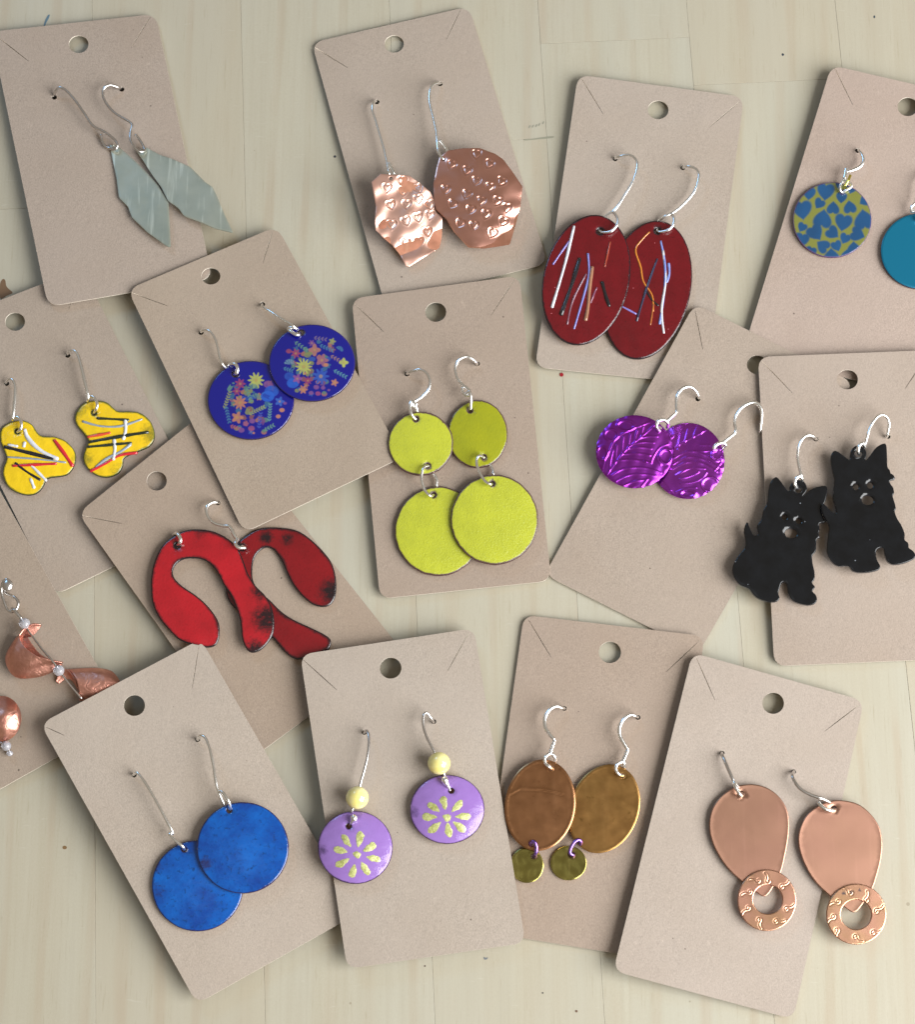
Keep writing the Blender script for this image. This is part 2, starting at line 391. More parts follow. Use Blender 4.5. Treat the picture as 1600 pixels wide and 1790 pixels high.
def vnoise(X, Y, s, seed=0):
    r = np.random.RandomState(seed); v = 0*X
    for k in range(7):
        a = r.uniform(0, 6.28); f = r.uniform(.6, 1.6)/s; v = v+np.sin((X*math.cos(a)+Y*math.sin(a))*f*6.28+r.uniform(0, 6.28))
    return v/3.5

# ------------------------------------------------------------------ the table
SL = .055   # lean of the boards
WOOD = MT('pale_birch_board')
oi = WOOD.n('ShaderNodeObjectInfo')
vadd = WOOD.n('ShaderNodeVectorMath', operation='ADD'); WOOD.l(WOOD.co.outputs['Object'], vadd.inputs[0])
vs = WOOD.n('ShaderNodeCombineXYZ'); WOOD.l(WOOD.math('MULTIPLY', oi.outputs['Random'], 7.3), vs.inputs[0]); WOOD.l(WOOD.math('MULTIPLY', oi.outputs['Random'], 3.1), vs.inputs[1]); WOOD.l(vs.outputs[0], vadd.inputs[1])
gv = vadd.outputs[0]
g1 = WOOD.noise(170, 5, .6, gv, (1, .045, 1, 0.05), .6); g2 = WOOD.noise(700, 3, .6, gv, (1, .03, 1, .05)); g3 = WOOD.noise(45, 3, .5, gv, (1, .22, 1, .05), 1.0)
g4 = WOOD.noise(1500, 3, .6, gv, (1, .12, 1, .05))
bl = WOOD.noise(38, 4, .65, gv, (1, .6, 1, 0.))
wc = WOOD.mix(WOOD.ramp(g1, (.32, 0.), (.72, 1.)), (.465, .437, .350), (.412, .372, .283))
wc = WOOD.mix(WOOD.ramp(bl, (.35, 0.), (.7, .6)), wc, (.45, .43, .335))
wc = WOOD.mix(WOOD.ramp(WOOD.noise(2600, 3, .7, gv, (1, .5, 1)), (.4, 0.), (.7, .25)), wc, (.33, .285, .195))
wc = WOOD.mix(WOOD.ramp(g2, (.45, 0.), (.75, .30)), wc, (.34, .295, .21))
wc = WOOD.mix(WOOD.ramp(g3, (.40, 0.), (.75, .55)), wc, (.43, .425, .36))
wc = WOOD.mix(WOOD.math('MULTIPLY', oi.outputs['Random'], .5), wc, (.42, .37, .275))
wv = WOOD.n('ShaderNodeTexWave'); wv.bands_direction = 'X'; wv.inputs['Scale'].default_value = 26; wv.inputs['Distortion'].default_value = 7.; wv.inputs['Detail'].default_value = 3; wv.inputs['Detail Scale'].default_value = .9; wv.inputs['Detail Roughness'].default_value = .55
wmp = WOOD.n('ShaderNodeMapping'); wmp.inputs['Scale'].default_value = (1, .11, 1); wmp.inputs['Rotation'].default_value = (0, 0, .05); WOOD.l(gv, wmp.inputs[0]); WOOD.l(wmp.outputs[0], wv.inputs['Vector'])
gm = WOOD.noise(18, 2, .5, gv)
wc = WOOD.mix(WOOD.math('MULTIPLY', WOOD.ramp(wv.outputs['Fac'], (.80, 0.), (.97, .22)), WOOD.ramp(gm, (.42, .05), (.62, 1.))), wc, (.36, .25, .16))
wc = WOOD.mix(WOOD.math('MULTIPLY', WOOD.ramp(wv.outputs['Fac'], (.2, .10), (.6, .0)), WOOD.ramp(gm, (.42, .1), (.62, 1.))), wc, (.47, .45, .38))
vv = WOOD.n('ShaderNodeTexVoronoi'); vv.inputs['Scale'].default_value = 95; WOOD.l(gv, vv.inputs['Vector'])
scn = WOOD.n('ShaderNodeSeparateColor'); WOOD.l(vv.outputs['Color'], scn.inputs[0])
sk = WOOD.math('MULTIPLY', WOOD.math('LESS_THAN', vv.outputs['Distance'], WOOD.math('MULTIPLY', scn.outputs[1], .05)), WOOD.math('GREATER_THAN', scn.outputs[0], .72))
wc = WOOD.mix(WOOD.math('MULTIPLY', sk, .4), wc, (.16, .12, .07))
wc = WOOD.mix(WOOD.ramp(WOOD.noise(1700, 3, .65, gv, (1, .045, 1, .05)), (.60, 0.), (.74, .40)), wc, (.29, .235, .15))
wc = WOOD.mix(WOOD.ramp(WOOD.noise(900, 2, .6, gv, (.12, 1, 1, .5), 1.), (.70, 0.), (.76, .25)), wc, (.56, .54, .46))
dm = WOOD.noise(330, 4, .8, gv, (1, .5, 1, .4)); wc = WOOD.mix(WOOD.ramp(dm, (.70, 0.), (.78, .5)), wc, (.24, .20, .13))
WOOD.set(col=wc, rough=WOOD.ramp(g1, (.3, .42), (.7, .55)), spec=.4, coat=.12, coatr=.35).bump(g2, .2, .00004).bump(g3, .3, .0003).bump(g4, .2, .00004)
def line_px(x0, y): return x0+SL*y     # board joint seen as a straight line leaning with the others
cx0, cy0 = 800., 0.
dirw = (W(900., 1700., 0)-W(900.-SL*1600, 100., 0)); dirw = dirw/np.linalg.norm(dirw)   # along the boards
nrm = np.array([-dirw[1], dirw[0], 0]);  nrm = nrm if nrm[0] > 0 else -nrm
along = dirw if dirw[1] > 0 else -dirw
def uv_of(x, y):
    p = W(x, y, 0); return float(p@nrm), float(p@along)
bw = uv_of(1205, 60)[0]-uv_of(944, 60)[0]
u0 = uv_of(944, 60)[0]
base_v, base_f = [], []
table = mesh_obj('tabletop', [(-.42, -.40, -.030), (.42, -.40, -.030), (.42, .42, -.030), (-.42, .42, -.030), (-.42, -.40, -.0205), (.42, -.40, -.0205), (.42, .42, -.0205), (-.42, .42, -.0205)],
                 [(0, 3, 2, 1), (4, 5, 6, 7), (0, 1, 5, 4), (1, 2, 6, 5), (2, 3, 7, 6), (3, 0, 4, 7)], [plain('glue_line', (.26, .20, .13), .8).m], smooth=[False]*6)
tag(table, 'pale birch butcher-block tabletop under all the cards', kind='structure')
def board(ua, ub, va, vb, dz=0.):
    g = .000022; b = .00006; T = 0.020
    ua += g; ub -= g; va += g; vb -= g
    def P(u, v, z): p = u*nrm+v*along; return (p[0], p[1], z)
    V = [P(ua, va, -T), P(ub, va, -T), P(ub, vb, -T), P(ua, vb, -T), P(ua, va, -b+dz), P(ub, va, -b+dz), P(ub, vb, -b+dz), P(ua, vb, -b+dz),
         P(ua+b, va+b, dz), P(ub-b, va+b, dz), P(ub-b, vb-b, dz), P(ua+b, vb-b, dz)]
    Fc = [(0, 3, 2, 1), (8, 9, 10, 11)]
    for i in range(4):
        j = (i+1) % 4; Fc += [(i, j, 4+j, 4+i), (4+i, 4+j, 8+j, 8+i)]
    c = np.mean(V, 0); c[2] = 0
    mesh_obj('board', V, Fc, [WOOD.m], None, table, (0, 0, 0), [False]*len(Fc))
cuts = {-4: [.1], -3: [.2], -2: [.25], 0: [uv_of(1100, 70)[1]], 1: [uv_of(1400, 141)[1]], 2: [uv_of(1560, 1537)[1]]}
cuts[-1] = [uv_of(940, 243)[1]]
for k in range(-8, 8):
    ua, ub = u0+k*bw, u0+(k+1)*bw
    cs = sorted([-.40]+cuts.get(k, [rng.uniform(-.2, .2)])+[.42])
    for va, vb in zip(cs[:-1], cs[1:]): board(ua, ub, va, vb, rng.uniform(-.00002, .00002))
# marks on the wood
def fleck(name, pts, c, h=.5, rough=.5, th=.35):
    M = plain(name, c, rough).m
    plate(name, table, (0, 0, 0), catmull(pts, True, 4), [], lambda X, Y: 0*X+h, th, 6, [M, M], bev=.3, insets=(), back=False, ostep=2.)
fleck('red_paint_drop', ell(982, 655, 3.4, 3.4, n=12), (.28, .01, .02), 1.2, .3, 1.1)
fleck('blue_paint_smear', [(76, 47), (79, 36), (84, 27), (87, 26), (85, 33), (80, 42), (78, 50)], (.10, .17, .22))
fleck('brown_stain', [(0, 497), (5, 488), (9, 490), (11, 500), (15, 505), (22, 512), (12, 517), (0, 522)], (.17, .10, .05))
fleck('ink_dot', ell(1369, 96, 2.2, 2.2, n=10), (.02, .03, .05))
fleck('ink_dot', ell(1529, 30, 1.5, 2.6, n=10), (.03, .05, .07))
fleck('ink_dot', ell(585.5, 274, 2.4, 2.2, n=10), (.04, .04, .05))
fleck('pencil_smudge', [(917, 244), (930, 243), (950, 240), (968, 238.5), (966, 241.5), (948, 243.5), (930, 245), (918, 246)], (.27, .265, .20))
for q in ((926, 222), (932, 221), (938, 220), (943, 218), (950, 215)): fleck('pencil_smudge', ell(q[0], q[1], 1.3, 3.2, .5, n=8), (.27, .265, .21))
fleck('brown_stain', ell(113, 1481, 4, 3.2, n=9), (.20, .12, .05)); fleck('ink_dot', ell(743, 1688, 1.5, 1.5, n=8), (.06, .03, .02))
fleck('ink_dot', ell(949, 1735, 1.6, 1.4, n=8), (.03, .03, .03)); fleck('brown_stain', ell(1008, 1767, 2.4, 2.2, n=8), (.14, .08, .05))
fleck('grey_mark', [(846, 1672), (850, 1674), (853, 1672), (852, 1676), (847, 1677)], (.15, .17, .19))

# ------------------------------------------------------------------ the cards
GREY = (.385, .330, .285); MID = (.350, .285, .235); BROWN = (.300, .225, .175); PINK = (.37, .295, .26); PALE = (.43, .385, .345)
CD = {
 1: dict(q=[(-16, 56), (272, 25), (371, 487), (84, 536)], h=(12, 7, 19, 26), c=(.375, .31, .27), punch=(137.5, 78, 17.2, 15.3), slits=[((-8, 62), (50, 107.5)), ((264, 28), (229, 84))], holes=[(95, 170.5), (213, 156.5)],
         label='kraft card at the top left corner carrying two grey-green leaf earrings'),
 2: dict(q=[(545, 75), (820, 12), (958, 461), (672, 530)], h=(7, 7, 8, 14), c=(.375, .315, .27), punch=(689.3, 77.4, 16.8, 15.2), slits=[((548, 82), (608, 119)), ((808, 12), (780, 70))], holes=[(659, 178.5), (769.5, 147)],
         label='tilted kraft card at top centre carrying the two heart-stamped copper pieces'),
 3: dict(q=[(1010.7, 131), (1301, 170), (1234.3, 672.3), (935.6, 641.7)], h=(16, 8, 6, 12), c=(.385, .33, .29), punch=(1150.8, 192.6, 18.2, 16.3), slits=[((1016, 136), (1055, 200)), ((1296, 176), (1239, 224))], holes=[(1076, 278), (1194.3, 293.6)],
         label='kraft card carrying the two dark red ovals, tucked under the card of the purple discs'),
 4: dict(q=[(1454, 114.5), (1737, 180), (1588, 690), (1300, 612)], h=(22, 16, 8, 12), c=(.385, .30, .265), punch=(1587.5, 187, 18, 16.4), slits=[((1459, 118), (1491, 183.5))], holes=[(1500, 263.5), (1617, 296)],
         label='pinkish kraft card at the right edge under the heart-print and teal discs'),
 5: dict(q=[(-135, 577), (143, 470), (365, 909), (96, 1040)], h=(20, 15, 7, 10), c=(.34, .28, .235), punch=(26.3, 562.6, 17.4, 15.8), slits=[((137, 477), (120, 542))], holes=[(11.7, 670.5), (118.5, 621.5)],
         label='kraft card at the left edge under the two yellow flower earrings'),
 6: dict(q=[(223, 506), (484, 396), (704, 799), (426.5, 931)], h=(31, 18, 30, 27), c=(.345, .275, .215), punch=(368.7, 483, 16.5, 14.6), slits=[((228, 511), (293, 535)), ((478, 401), (459.4, 460))], holes=[(351.5, 581.5), (459, 532)],
         label='tan kraft card carrying the two royal blue flower-print discs'),
 7: dict(q=[(615, 522), (908.5, 482), (963.8, 1015), (664.4, 1046.6)], h=(20, 20, 6, 12), c=(.315, .245, .20), punch=(762, 545.8, 18.3, 17), slits=[((617.5, 529), (671, 580)), ((901.5, 487), (858, 552))], holes=[(711.7, 653.8), (834.7, 636)],
         label='brown kraft card carrying the two double-disc lime earrings'),
 8: dict(q=[(1215, 531), (1493, 669), (1222.6, 1140), (952.4, 1004.7)], h=(18, 17, 5, 6), c=(.36, .295, .25), punch=(1323.7, 637.6, 17.7, 16.4), slits=[((1215, 540), (1229, 611))], holes=[(1220.5, 697.4), (1331, 752)],
         label='slanting kraft card carrying the two purple foil discs'),
 9: dict(q=[(1325.7, 624), (1634, 612), (1666, 1151), (1354, 1164)], h=(27, 22, 8, 10), c=(.355, .29, .25), punch=(1481.7, 663.6, 18.6, 17.2), slits=[((1331, 630), (1385.5, 687)), ((1621, 622), (1583, 679))], holes=[(1427, 767.5), (1553, 763)],
         label='kraft card at the right edge carrying the two black dog earrings'),
 10: dict(q=[(136.4, 897), (366.6, 713), (700, 1133), (441, 1325)], h=(27, 16, 8, 8), c=(.315, .24, .185), punch=(274, 840.7, 17.6, 16.8), slits=[((141, 901), (212.5, 915))], holes=[(381, 879), (300, 960)],
         label='brown kraft card beneath the two red horseshoe-shaped earrings'),
 11: dict(q=[(-324, 937), (-44, 780), (221, 1255), (-59, 1412)], h=(16, 24, 15, 8), c=(.335, .265, .21), punch=None, slits=[], holes=[(-60, 990)],
         label='kraft card at the lower left edge beneath the curled copper earrings'),
 12: dict(q=[(70.5, 1264.7), (351, 1117), (625.7, 1596), (344.5, 1754)], h=(46, 35, 17, 24), c=(.415, .36, .315), punch=(234.8, 1233, 18.7, 18.2), slits=[((348, 1125), (336, 1203)), ((77, 1269), (112, 1285))], holes=[(234.5, 1354.6), (345.5, 1292.5)],
         label='pale kraft card carrying the two plain cobalt blue discs'),
 13: dict(q=[(525, 1144), (828.8, 1098), (918.9, 1647.5), (607, 1693)], h=(33, 22, 18, 27), c=(.395, .345, .305), punch=(683, 1167.6, 19, 18.4), slits=[((528, 1151), (589, 1206)), ((821, 1104), (782, 1173.6))], holes=[(637, 1280), (758.4, 1261)],
         label='pale kraft card carrying the two lavender daisy discs with yellow beads'),
 14: dict(q=[(916, 1074.7), (1232, 1111.6), (1157, 1679), (839, 1627)], h=(6, 15, 7, 7), c=(.345, .265, .215), punch=(1066.5, 1140, 19.5, 18.8), slits=[((923, 1081), (964, 1149)), ((1225, 1118), (1164, 1175))], holes=[(1080-93.2, 1238), (1115.7, 1253.7)],
         label='kraft card carrying the two bronze ovals with small olive coins'),
 15: dict(q=[(1211, 1140.6), (1511, 1224.8), (1387, 1780.8), (1072.5, 1696.6)], h=(29, 11, 9, 28), c=(.39, .335, .30), punch=(1352, 1229, 19, 18.6), slits=[((1217, 1148), (1250, 1223)), ((1505, 1230), (1442, 1278))], holes=[(1262.8, 1316), (1388, 1348.5)],
         label='kraft card at the lower right carrying the two copper teardrops with rings'),
}
def mk_hf(q, h, bow=(2.0, 2.5)):
    q = np.array(q, float); A = np.c_[q, np.ones(4)]
    uu = np.linalg.lstsq(A, np.array([0, 1, 1, 0.]), rcond=None)[0]; vvv = np.linalg.lstsq(A, np.array([0, 0, 1, 1.]), rcond=None)[0]
    def f(X, Y):
        X = np.asarray(X, float); Y = np.asarray(Y, float)
        u = uu[0]*X+uu[1]*Y+uu[2]; v = vvv[0]*X+vvv[1]*Y+vvv[2]; u = np.clip(u, -.35, 1.35); v = np.clip(v, -.35, 1.35)
        r = h[0]*(1-u)*(1-v)+h[1]*u*(1-v)+h[2]*u*v+h[3]*(1-u)*v
        return r+bow[0]*4*u*(1-u)+bow[1]*4*v*(1-v)
    return f
HF = {}
def rounded(q, r, n=6):
    q = np.array(q, float); out = []
    for i in range(4):
        p, a, b = q[i], q[i-1], q[(i+1) % 4]; da = (a-p)/np.linalg.norm(a-p); db = (b-p)/np.linalg.norm(b-p)
        p0, p1 = p+da*r, p+db*r
        for k in range(n+1):
            t = k/n; out.append((1-t)**2*p0+2*t*(1-t)*(p+(da+db)*r*.07)+t*t*p1)
    return np.array(out)
for i, d in CD.items():
    hf = mk_hf(d['q'], d['h'], (rng.uniform(-1, 2), rng.uniform(0, 2.5))); HF[i] = hf
    O = rounded(d['q'], 19); holes = []
    if d['punch']: x, y, rx, ry = d['punch']; holes.append(ell(x, y, rx, ry, n=40))
    for (x, y) in d['holes']: holes.append(ell(x, y, 4.6, 4.3, n=12))
    for (p, q2) in d['slits']:
        p, q2 = np.array(p), np.array(q2); t = (q2-p)/np.linalg.norm(q2-p); nn = np.array([-t[1], t[0]])*.62
        a = p+t*3.0; L = np.array([a-nn*.6, a+nn*.6, a+(q2-a)*.33+nn, a+(q2-a)*.66+nn, q2+nn*.5, q2-nn*.5, a+(q2-a)*.66-nn, a+(q2-a)*.33-nn])
        holes.append(L)
    cen = np.mean(d['q'], 0); org = W(cen[0], cen[1], 0.)
    def rel(X, Y, ed, i=i): return .35*vnoise(X, Y, 160, i)+1.0*np.clip(1-ed/60, 0, 1)*vnoise(X, Y, 300, i+50)*.8
    M = kraft(d['c'])
    o = plate('earring_card', None, org, O, holes, hf, 2.3, 14, [M, ME, M], bev=0, relief=rel, insets=(4.,), ostep=7, hin=False)
    tag(o, d['label'], 'earring card', 'kraft earring cards spread over the table'); d['o'] = o

# ------------------------------------------------------------------ earrings: shared builders
def rel_hf(ci, cx, cy, a, gx=0, gy=0, dome=0, R=60, flat=None):
    """height: lift a above card ci, slope gx, gy per px, optional dome (negative = dished)"""
    base = HF[ci]
    def f(X, Y):
        b = base(cx, cy)+(base(cx+1, cy)-base(cx, cy))*(X-cx)+(base(cx, cy+1)-base(cx, cy))*(Y-cy) if flat is None else flat
        return b+a+gx*(X-cx)+gy*(Y-cy)+dome*(1-((X-cx)**2+(Y-cy)**2)/(R*R))
    return f
def wire(th, ci, k, P, mat=SILVER, r=2.4, name='ear_wire', rvar=None, wob=.03, extra=None, n=6):
    """P: zoom points with lift above the card surface"""
    Q = [(x, y, float(HF[ci](x, y))+h) for x, y, h in Z(k, P)]
    C = ptsw(Q, n); R = np.full(len(C), r*U)
    if rvar is not None: R = U*np.interp(np.linspace(0, 1, len(C)), np.linspace(0, 1, len(rvar)), rvar)
    R = R*1.12
    s = np.arange(0, len(C)+4, 4); R = R*(1+wob*np.interp(np.arange(len(C)), s, rng.uniform(-1, 1, len(s))))
    V, Fc = tube_mesh(C, R)
    if extra:
        for P2, r2 in extra:
            Q2 = [(x, y, float(HF[ci](x, y))+h) for x, y, h in Z(k, P2)]
            V2, F2 = tube_mesh(ptsw(Q2, n), r2*U); b = len(V); V = np.vstack([V, V2]); Fc = Fc+[tuple(i+b for i in f) for f in F2]
    return mesh_obj(name, V, Fc, [mat], None, th.o, th.loc)
def lift(pts, hs):
    n = len(pts); h = np.interp(np.linspace(0, 1, n), np.linspace(0, 1, len(hs)), hs); return [(p[0], p[1], float(v)) for p, v in zip(pts, h)]
def thing_at(name, ci, x, y, label, cat='earring', group=None):
    if ci == 4: group = 'disc earrings on the pinkish card'
    return Thing(name, W(x, y, float(HF[ci](x, y))), label, cat, group or 'pair of '+name.replace('_', ' ')+'s')
def thread(th, hf, k, P, r, c, sink=.25):
    Q = catmull([p for p in Z(k, P)], False, 5) if len(P) > 2 else resample(np.array(Z(k, P), float), 3, False)
    Hh = hf(Q[:, 0], Q[:, 1]); C = W(Q[:, 0], Q[:, 1], Hh-r*.30)
    n = len(C); R = np.full(n, r*U)*(1+.12*np.sin(np.linspace(0, 9, n)+rng.uniform(0, 6)))
    V, Fc = tube_mesh(C, R, 8); o = mesh_obj('glass_thread', V, Fc, [glass(c)], None, th.o, th.loc); return o
def heart_d(X, Y, cx, cy, s, rot):
    c, sn = math.cos(rot), math.sin(rot); x = ((X-cx)*c+(Y-cy)*sn)/s; y = -(-(X-cx)*sn+(Y-cy)*c)/s
    return (x*x+(y-.0)*(y)-0)*0+np.sqrt(x*x+(1.15*y-.75*np.sqrt(np.abs(x)+.02)+.25)**2)   # 1 on the outline, tip down

# ---- card 1: leaves
g = 'grey-green leaf pair'
LA = Z('a', [(715, 945), (775, 960), (870, 1040), (960, 1130), (1030, 1210), (1098, 1320), (1105, 1450), (1113, 1615), (1085, 1605), (960, 1515), (860, 1420), (835, 1350), (775, 1290), (760, 1170), (735, 1050)])
LB = Z('a', [(888, 985), (955, 963), (1040, 1010), (1130, 1040), (1240, 1090), (1340, 1190), (1385, 1220), (1415, 1280), (1460, 1390), (1522, 1520), (1400, 1490), (1310, 1450), (1200, 1410), (1165, 1360), (1095, 1310), (1050, 1220), (990, 1140), (940, 1060)])
for P, hc, cc, lift_, lab, gx in ((LA, (748, 958), (245, 335), 8, 'lower leaf of the grey-green metal pair, wholly on its card', .03), (LB, (925, 985), (325, 330), 14, 'upper leaf of the grey-green metal pair, its tip reaching past the card edge', .02)):
    t = thing_at('leaf_earring', 1, cc[0], cc[1], lab)
    hx, hy = Z('a', [hc])[0]; hf = rel_hf(1, cc[0], cc[1], lift_, gx, .02)
    def rf(X, Y, ed, cc=cc): return 1.2*np.sin((X-cc[0]+Y-cc[1])/60)+.15*vnoise(X, Y, 60, 3)
    plate('leaf_blade', t.o, t.loc, resample(np.array(P), 4), [ell(hx, hy, 3.6, 3.4, n=12)], hf, 2.2, 7, [TITAN, TITAN, TITAN], bev=.7, relief=rf, ostep=4)
    if P is LA: wire(t, 1, 'a', lift([(352, 634), (357, 610), (370, 588), (395, 572), (440, 600), (500, 670), (555, 750), (605, 822), (660, 850), (715, 885), (752, 918), (766, 950), (748, 976), (715, 968), (685, 955), (665, 915), (658, 880)], [-4, 6, 14, 17, 17, 17, 16, 16, 15, 15, 14, 14, 11, 6, 5, 6, 8]), STEEL, 2.3)
    else: wire(t, 1, 'a', lift([(793, 584), (770, 572), (720, 557), (685, 570), (670, 610), (690, 670), (750, 740), (855, 806), (851, 860), (850, 910), (875, 960), (912, 990), (942, 980), (930, 945), (905, 905), (882, 880)], [-4, 10, 18, 20, 19, 18, 18, 20, 20, 21, 21, 19, 14, 13, 13, 14]), STEEL, 2.3)

# ---- card 2: hammered copper with stamped hearts
CL = Z('b', [(465, 1140), (520, 1090), (600, 1095), (700, 1100), (770, 1150), (830, 1200), (860, 1260), (862, 1320), (908, 1360), (905, 1480), (890, 1550), (780, 1620), (700, 1670), (680, 1665), (640, 1590), (590, 1530), (540, 1490), (490, 1440), (485, 1380), (492, 1290), (475, 1200)])
CR = Z('b', [(890, 985), (940, 945), (1030, 930), (1140, 928), (1240, 965), (1290, 1000), (1350, 1080), (1410, 1170), (1395, 1300), (1360, 1430), (1330, 1530), (1240, 1545), (1165, 1555), (1070, 1548), (980, 1450), (930, 1370), (868, 1310), (855, 1260), (852, 1150), (870, 1060)])
HLs = Z('b', [(652, 1135), (560, 1180), (662, 1200), (760, 1182), (757, 1248), (585, 1285), (683, 1283), (830, 1285), (590, 1410), (680, 1385), (755, 1362), (828, 1350), (815, 1455), (678, 1525), (762, 1515)])
HRs = Z('b', [(1122, 970), (1200, 1030), (965, 1035), (1062, 1072), (1118, 1138), (1275, 1140), (1205, 1175), (928, 1190), (1060, 1220), (1150, 1262), (1250, 1262), (970, 1280), (1085, 1315), (1180, 1345), (1310, 1305), (1018, 1400), (1105, 1415), (1285, 1390), (1220, 1460)])
for P, hs, hc, cc, a, gx, gy, lab in ((CL, HLs, (585, 1118), (711, 385), 25, -.16, -.17, 'left crumpled copper piece stamped with hearts, bright pink sheen'), (CR, HRs, (915, 998), (838, 347), 26, .0, -.03, 'right copper piece stamped with hearts, larger and darker brown at its top')):
    t = thing_at('copper_earring', 2, cc[0], cc[1], lab)
    hx, hy = Z('b', [hc])[0]; hf = rel_hf(2, cc[0], cc[1], a, gx, gy)
    left = P is CL
    rot = [rng.uniform(-.5, .1) if left else rng.uniform(.1, .55) for _ in hs]
    def rf(X, Y, ed, hs=hs, rot=rot, left=left, cc=cc):
        if left: z = 2.9*vnoise(X, Y, 66, 41)+1.0*vnoise(X, Y, 36, 43)
        else:
            z = 10.5*(1-(((X-cc[0]+8)/80)**2+((Y-cc[1]+20)/88)**2))+2.5*np.sin((X-cc[0])/28+(Y-cc[1])/60)
        z = z+.8*vnoise(X, Y, 38, 5)
        for (x, y), r in zip(hs, rot):
            dd = heart_d(X, Y, x, y, 9.6, r); z = z-1.5*np.exp(-((dd-.72)/.14)**2)+.5*np.exp(-((dd-1.02)/.14)**2)
        return z
    plate('copper_sheet', t.o, t.loc, np.array(P), [ell(hx, hy, 3.4, 3.2, n=12)], hf, 1.8, 1.5, [COPPER_SHEEN if left else COPPER, COPPER, BACK], bev=.6, relief=rf, insets=(), ostep=2.5)
    if left: wire(t, 2, 'b', lift([(497, 640), (488, 636), (474, 648), (469, 690), (485, 740), (512, 830), (541, 930), (557, 1000), (568, 1060), (572, 1085), (585, 1108), (603, 1086), (592, 1055), (575, 1022)], [-4, 8, 14, 16, 16, 17, 18, 19, 20, 20, 16, 20, 20, 22]), SILVER, 2.3)
    else: wire(t, 2, 'b', lift([(898, 527), (885, 522), (858, 526), (832, 560), (827, 640), (848, 730), (868, 820), (874, 880), (882, 950), (912, 996), (930, 975), (936, 945), (912, 905), (892, 880)], [-4, 8, 16, 20, 22, 24, 26, 27, 30, 29, 22, 22, 24, 27]), SILVER, 2.4)

# ---- card 3: oxblood ovals with glass threads
WH = (.72, .74, .80); BK = (.008, .008, .012); BL = (.16, .20, .62); TAN = (.42, .20, .06); ORG = (.62, .22, .03); GRB = (.30, .36, .42); RD = (.60, .02, .03)
def oval(ci, k, ex, ey, b, a_, phi): # zoom centre, semi axes
    s = ZO[k][2]; (x, y), = Z(k, [(ex, ey)]); return x, y, ell(x, y, b/s, a_/s, math.radians(phi), 80)
for (spec, hole, lft, threads, wp, lab) in (
    ((678, 1237, 240, 392, 13), (735, 908), 9,
     [([(690, 915), (650, 955), (612, 1015), (640, 1110), (655, 1190), (705, 1270), (710, 1358)], 1.9, ORG), ([(733, 1065), (670, 1240), (618, 1412)], 2.4, (.03, .03, .07)),
      ([(672, 1240), (700, 1290), (738, 1325)], 2.0, BK), ([(535, 1330), (615, 1372)], 2.0, (.25, .22, .60)), ([(752, 965), (776, 1100), (772, 1250), (746, 1428)], 2.3, (.22, .30, .70)), ([(765, 1020), (780, 1180), (757, 1350), (770, 1480)], 2.5, WH),
      ([(797, 1090), (800, 1150), (785, 1195)], 2.6, (.25, .32, .72)), ([(712, 1320), (695, 1435)], 1.8, (.40, .12, .03))],
     [(875, 556, -4), (885, 552, 9), (910, 548, 16), (948, 562, 19), (966, 600, 20), (945, 680, 20), (890, 750, 19), (830, 800, 17), (775, 828, 14), (745, 850, 6), (732, 880, 4), (740, 912, 10), (790, 905, 17), (822, 875, 19), (825, 835, 18), (812, 812, 17)],
     'right dark red oval with a long white and blue stripe, lying behind its twin'),
    ((336, 1181, 240, 368, 13), (415, 910), 17,
     [([(268, 882), (215, 1100), (145, 1335)], 2.9, WH), ([(300, 1062), (255, 1210), (195, 1378)], 4.0, BK), ([(240, 965), (150, 1095)], 1.9, (.22, .18, .55)),
      ([(345, 1035), (350, 1150), (322, 1270), (268, 1455)], 2.3, (.22, .24, .60)), ([(370, 1110), (356, 1210), (346, 1330), (332, 1408)], 3.8, (.35, .17, .10)), ([(425, 1195), (445, 1270), (465, 1330)], 3.7, BK),
      ([(470, 970), (440, 1108)], 2.0, (.35, .06, .03)), ([(335, 1150), (260, 1300), (230, 1430)], 2.0, (.22, .10, .14)), ([(395, 1225), (360, 1310)], 1.8, (.25, .08, .14))],
     [(496, 506, -4), (505, 500, 9), (530, 490, 16), (575, 484, 20), (610, 505, 22), (622, 545, 23), (600, 625, 24), (550, 710, 25), (500, 785, 25), (440, 830, 16), (405, 870, 10), (415, 912, 18), (470, 912, 27), (508, 875, 28), (510, 835, 27), (487, 800, 25)],
     'left dark red oval with white and black glass stripes, resting over its twin')):
    x, y, O = oval(3, 'c', *spec); t = thing_at('oval_earring', 3, x, y, lab)
    hx, hy = Z('c', [hole])[0]; hf0 = rel_hf(3, x, y, lft, .0, -.01, 4, 115)
    plate('enamel_disc', t.o, t.loc, O, [ell(hx, hy, 6, 5.6, n=16)], hf0, 4.5, 6, [OXB, plain('oxide_edge', (.03, .02, .025), .35, .3).m, BACK], bev=1.8, relief=lambda X, Y, ed: .5*vnoise(X, Y, 30, 8), patches=[(x+20, y+110, 50, .45)])
    for P, r, c in threads: thread(t, hf0, 'c', P, r*.95, c)
    wire(t, 3, 'c', wp, SILVER, 2.4)

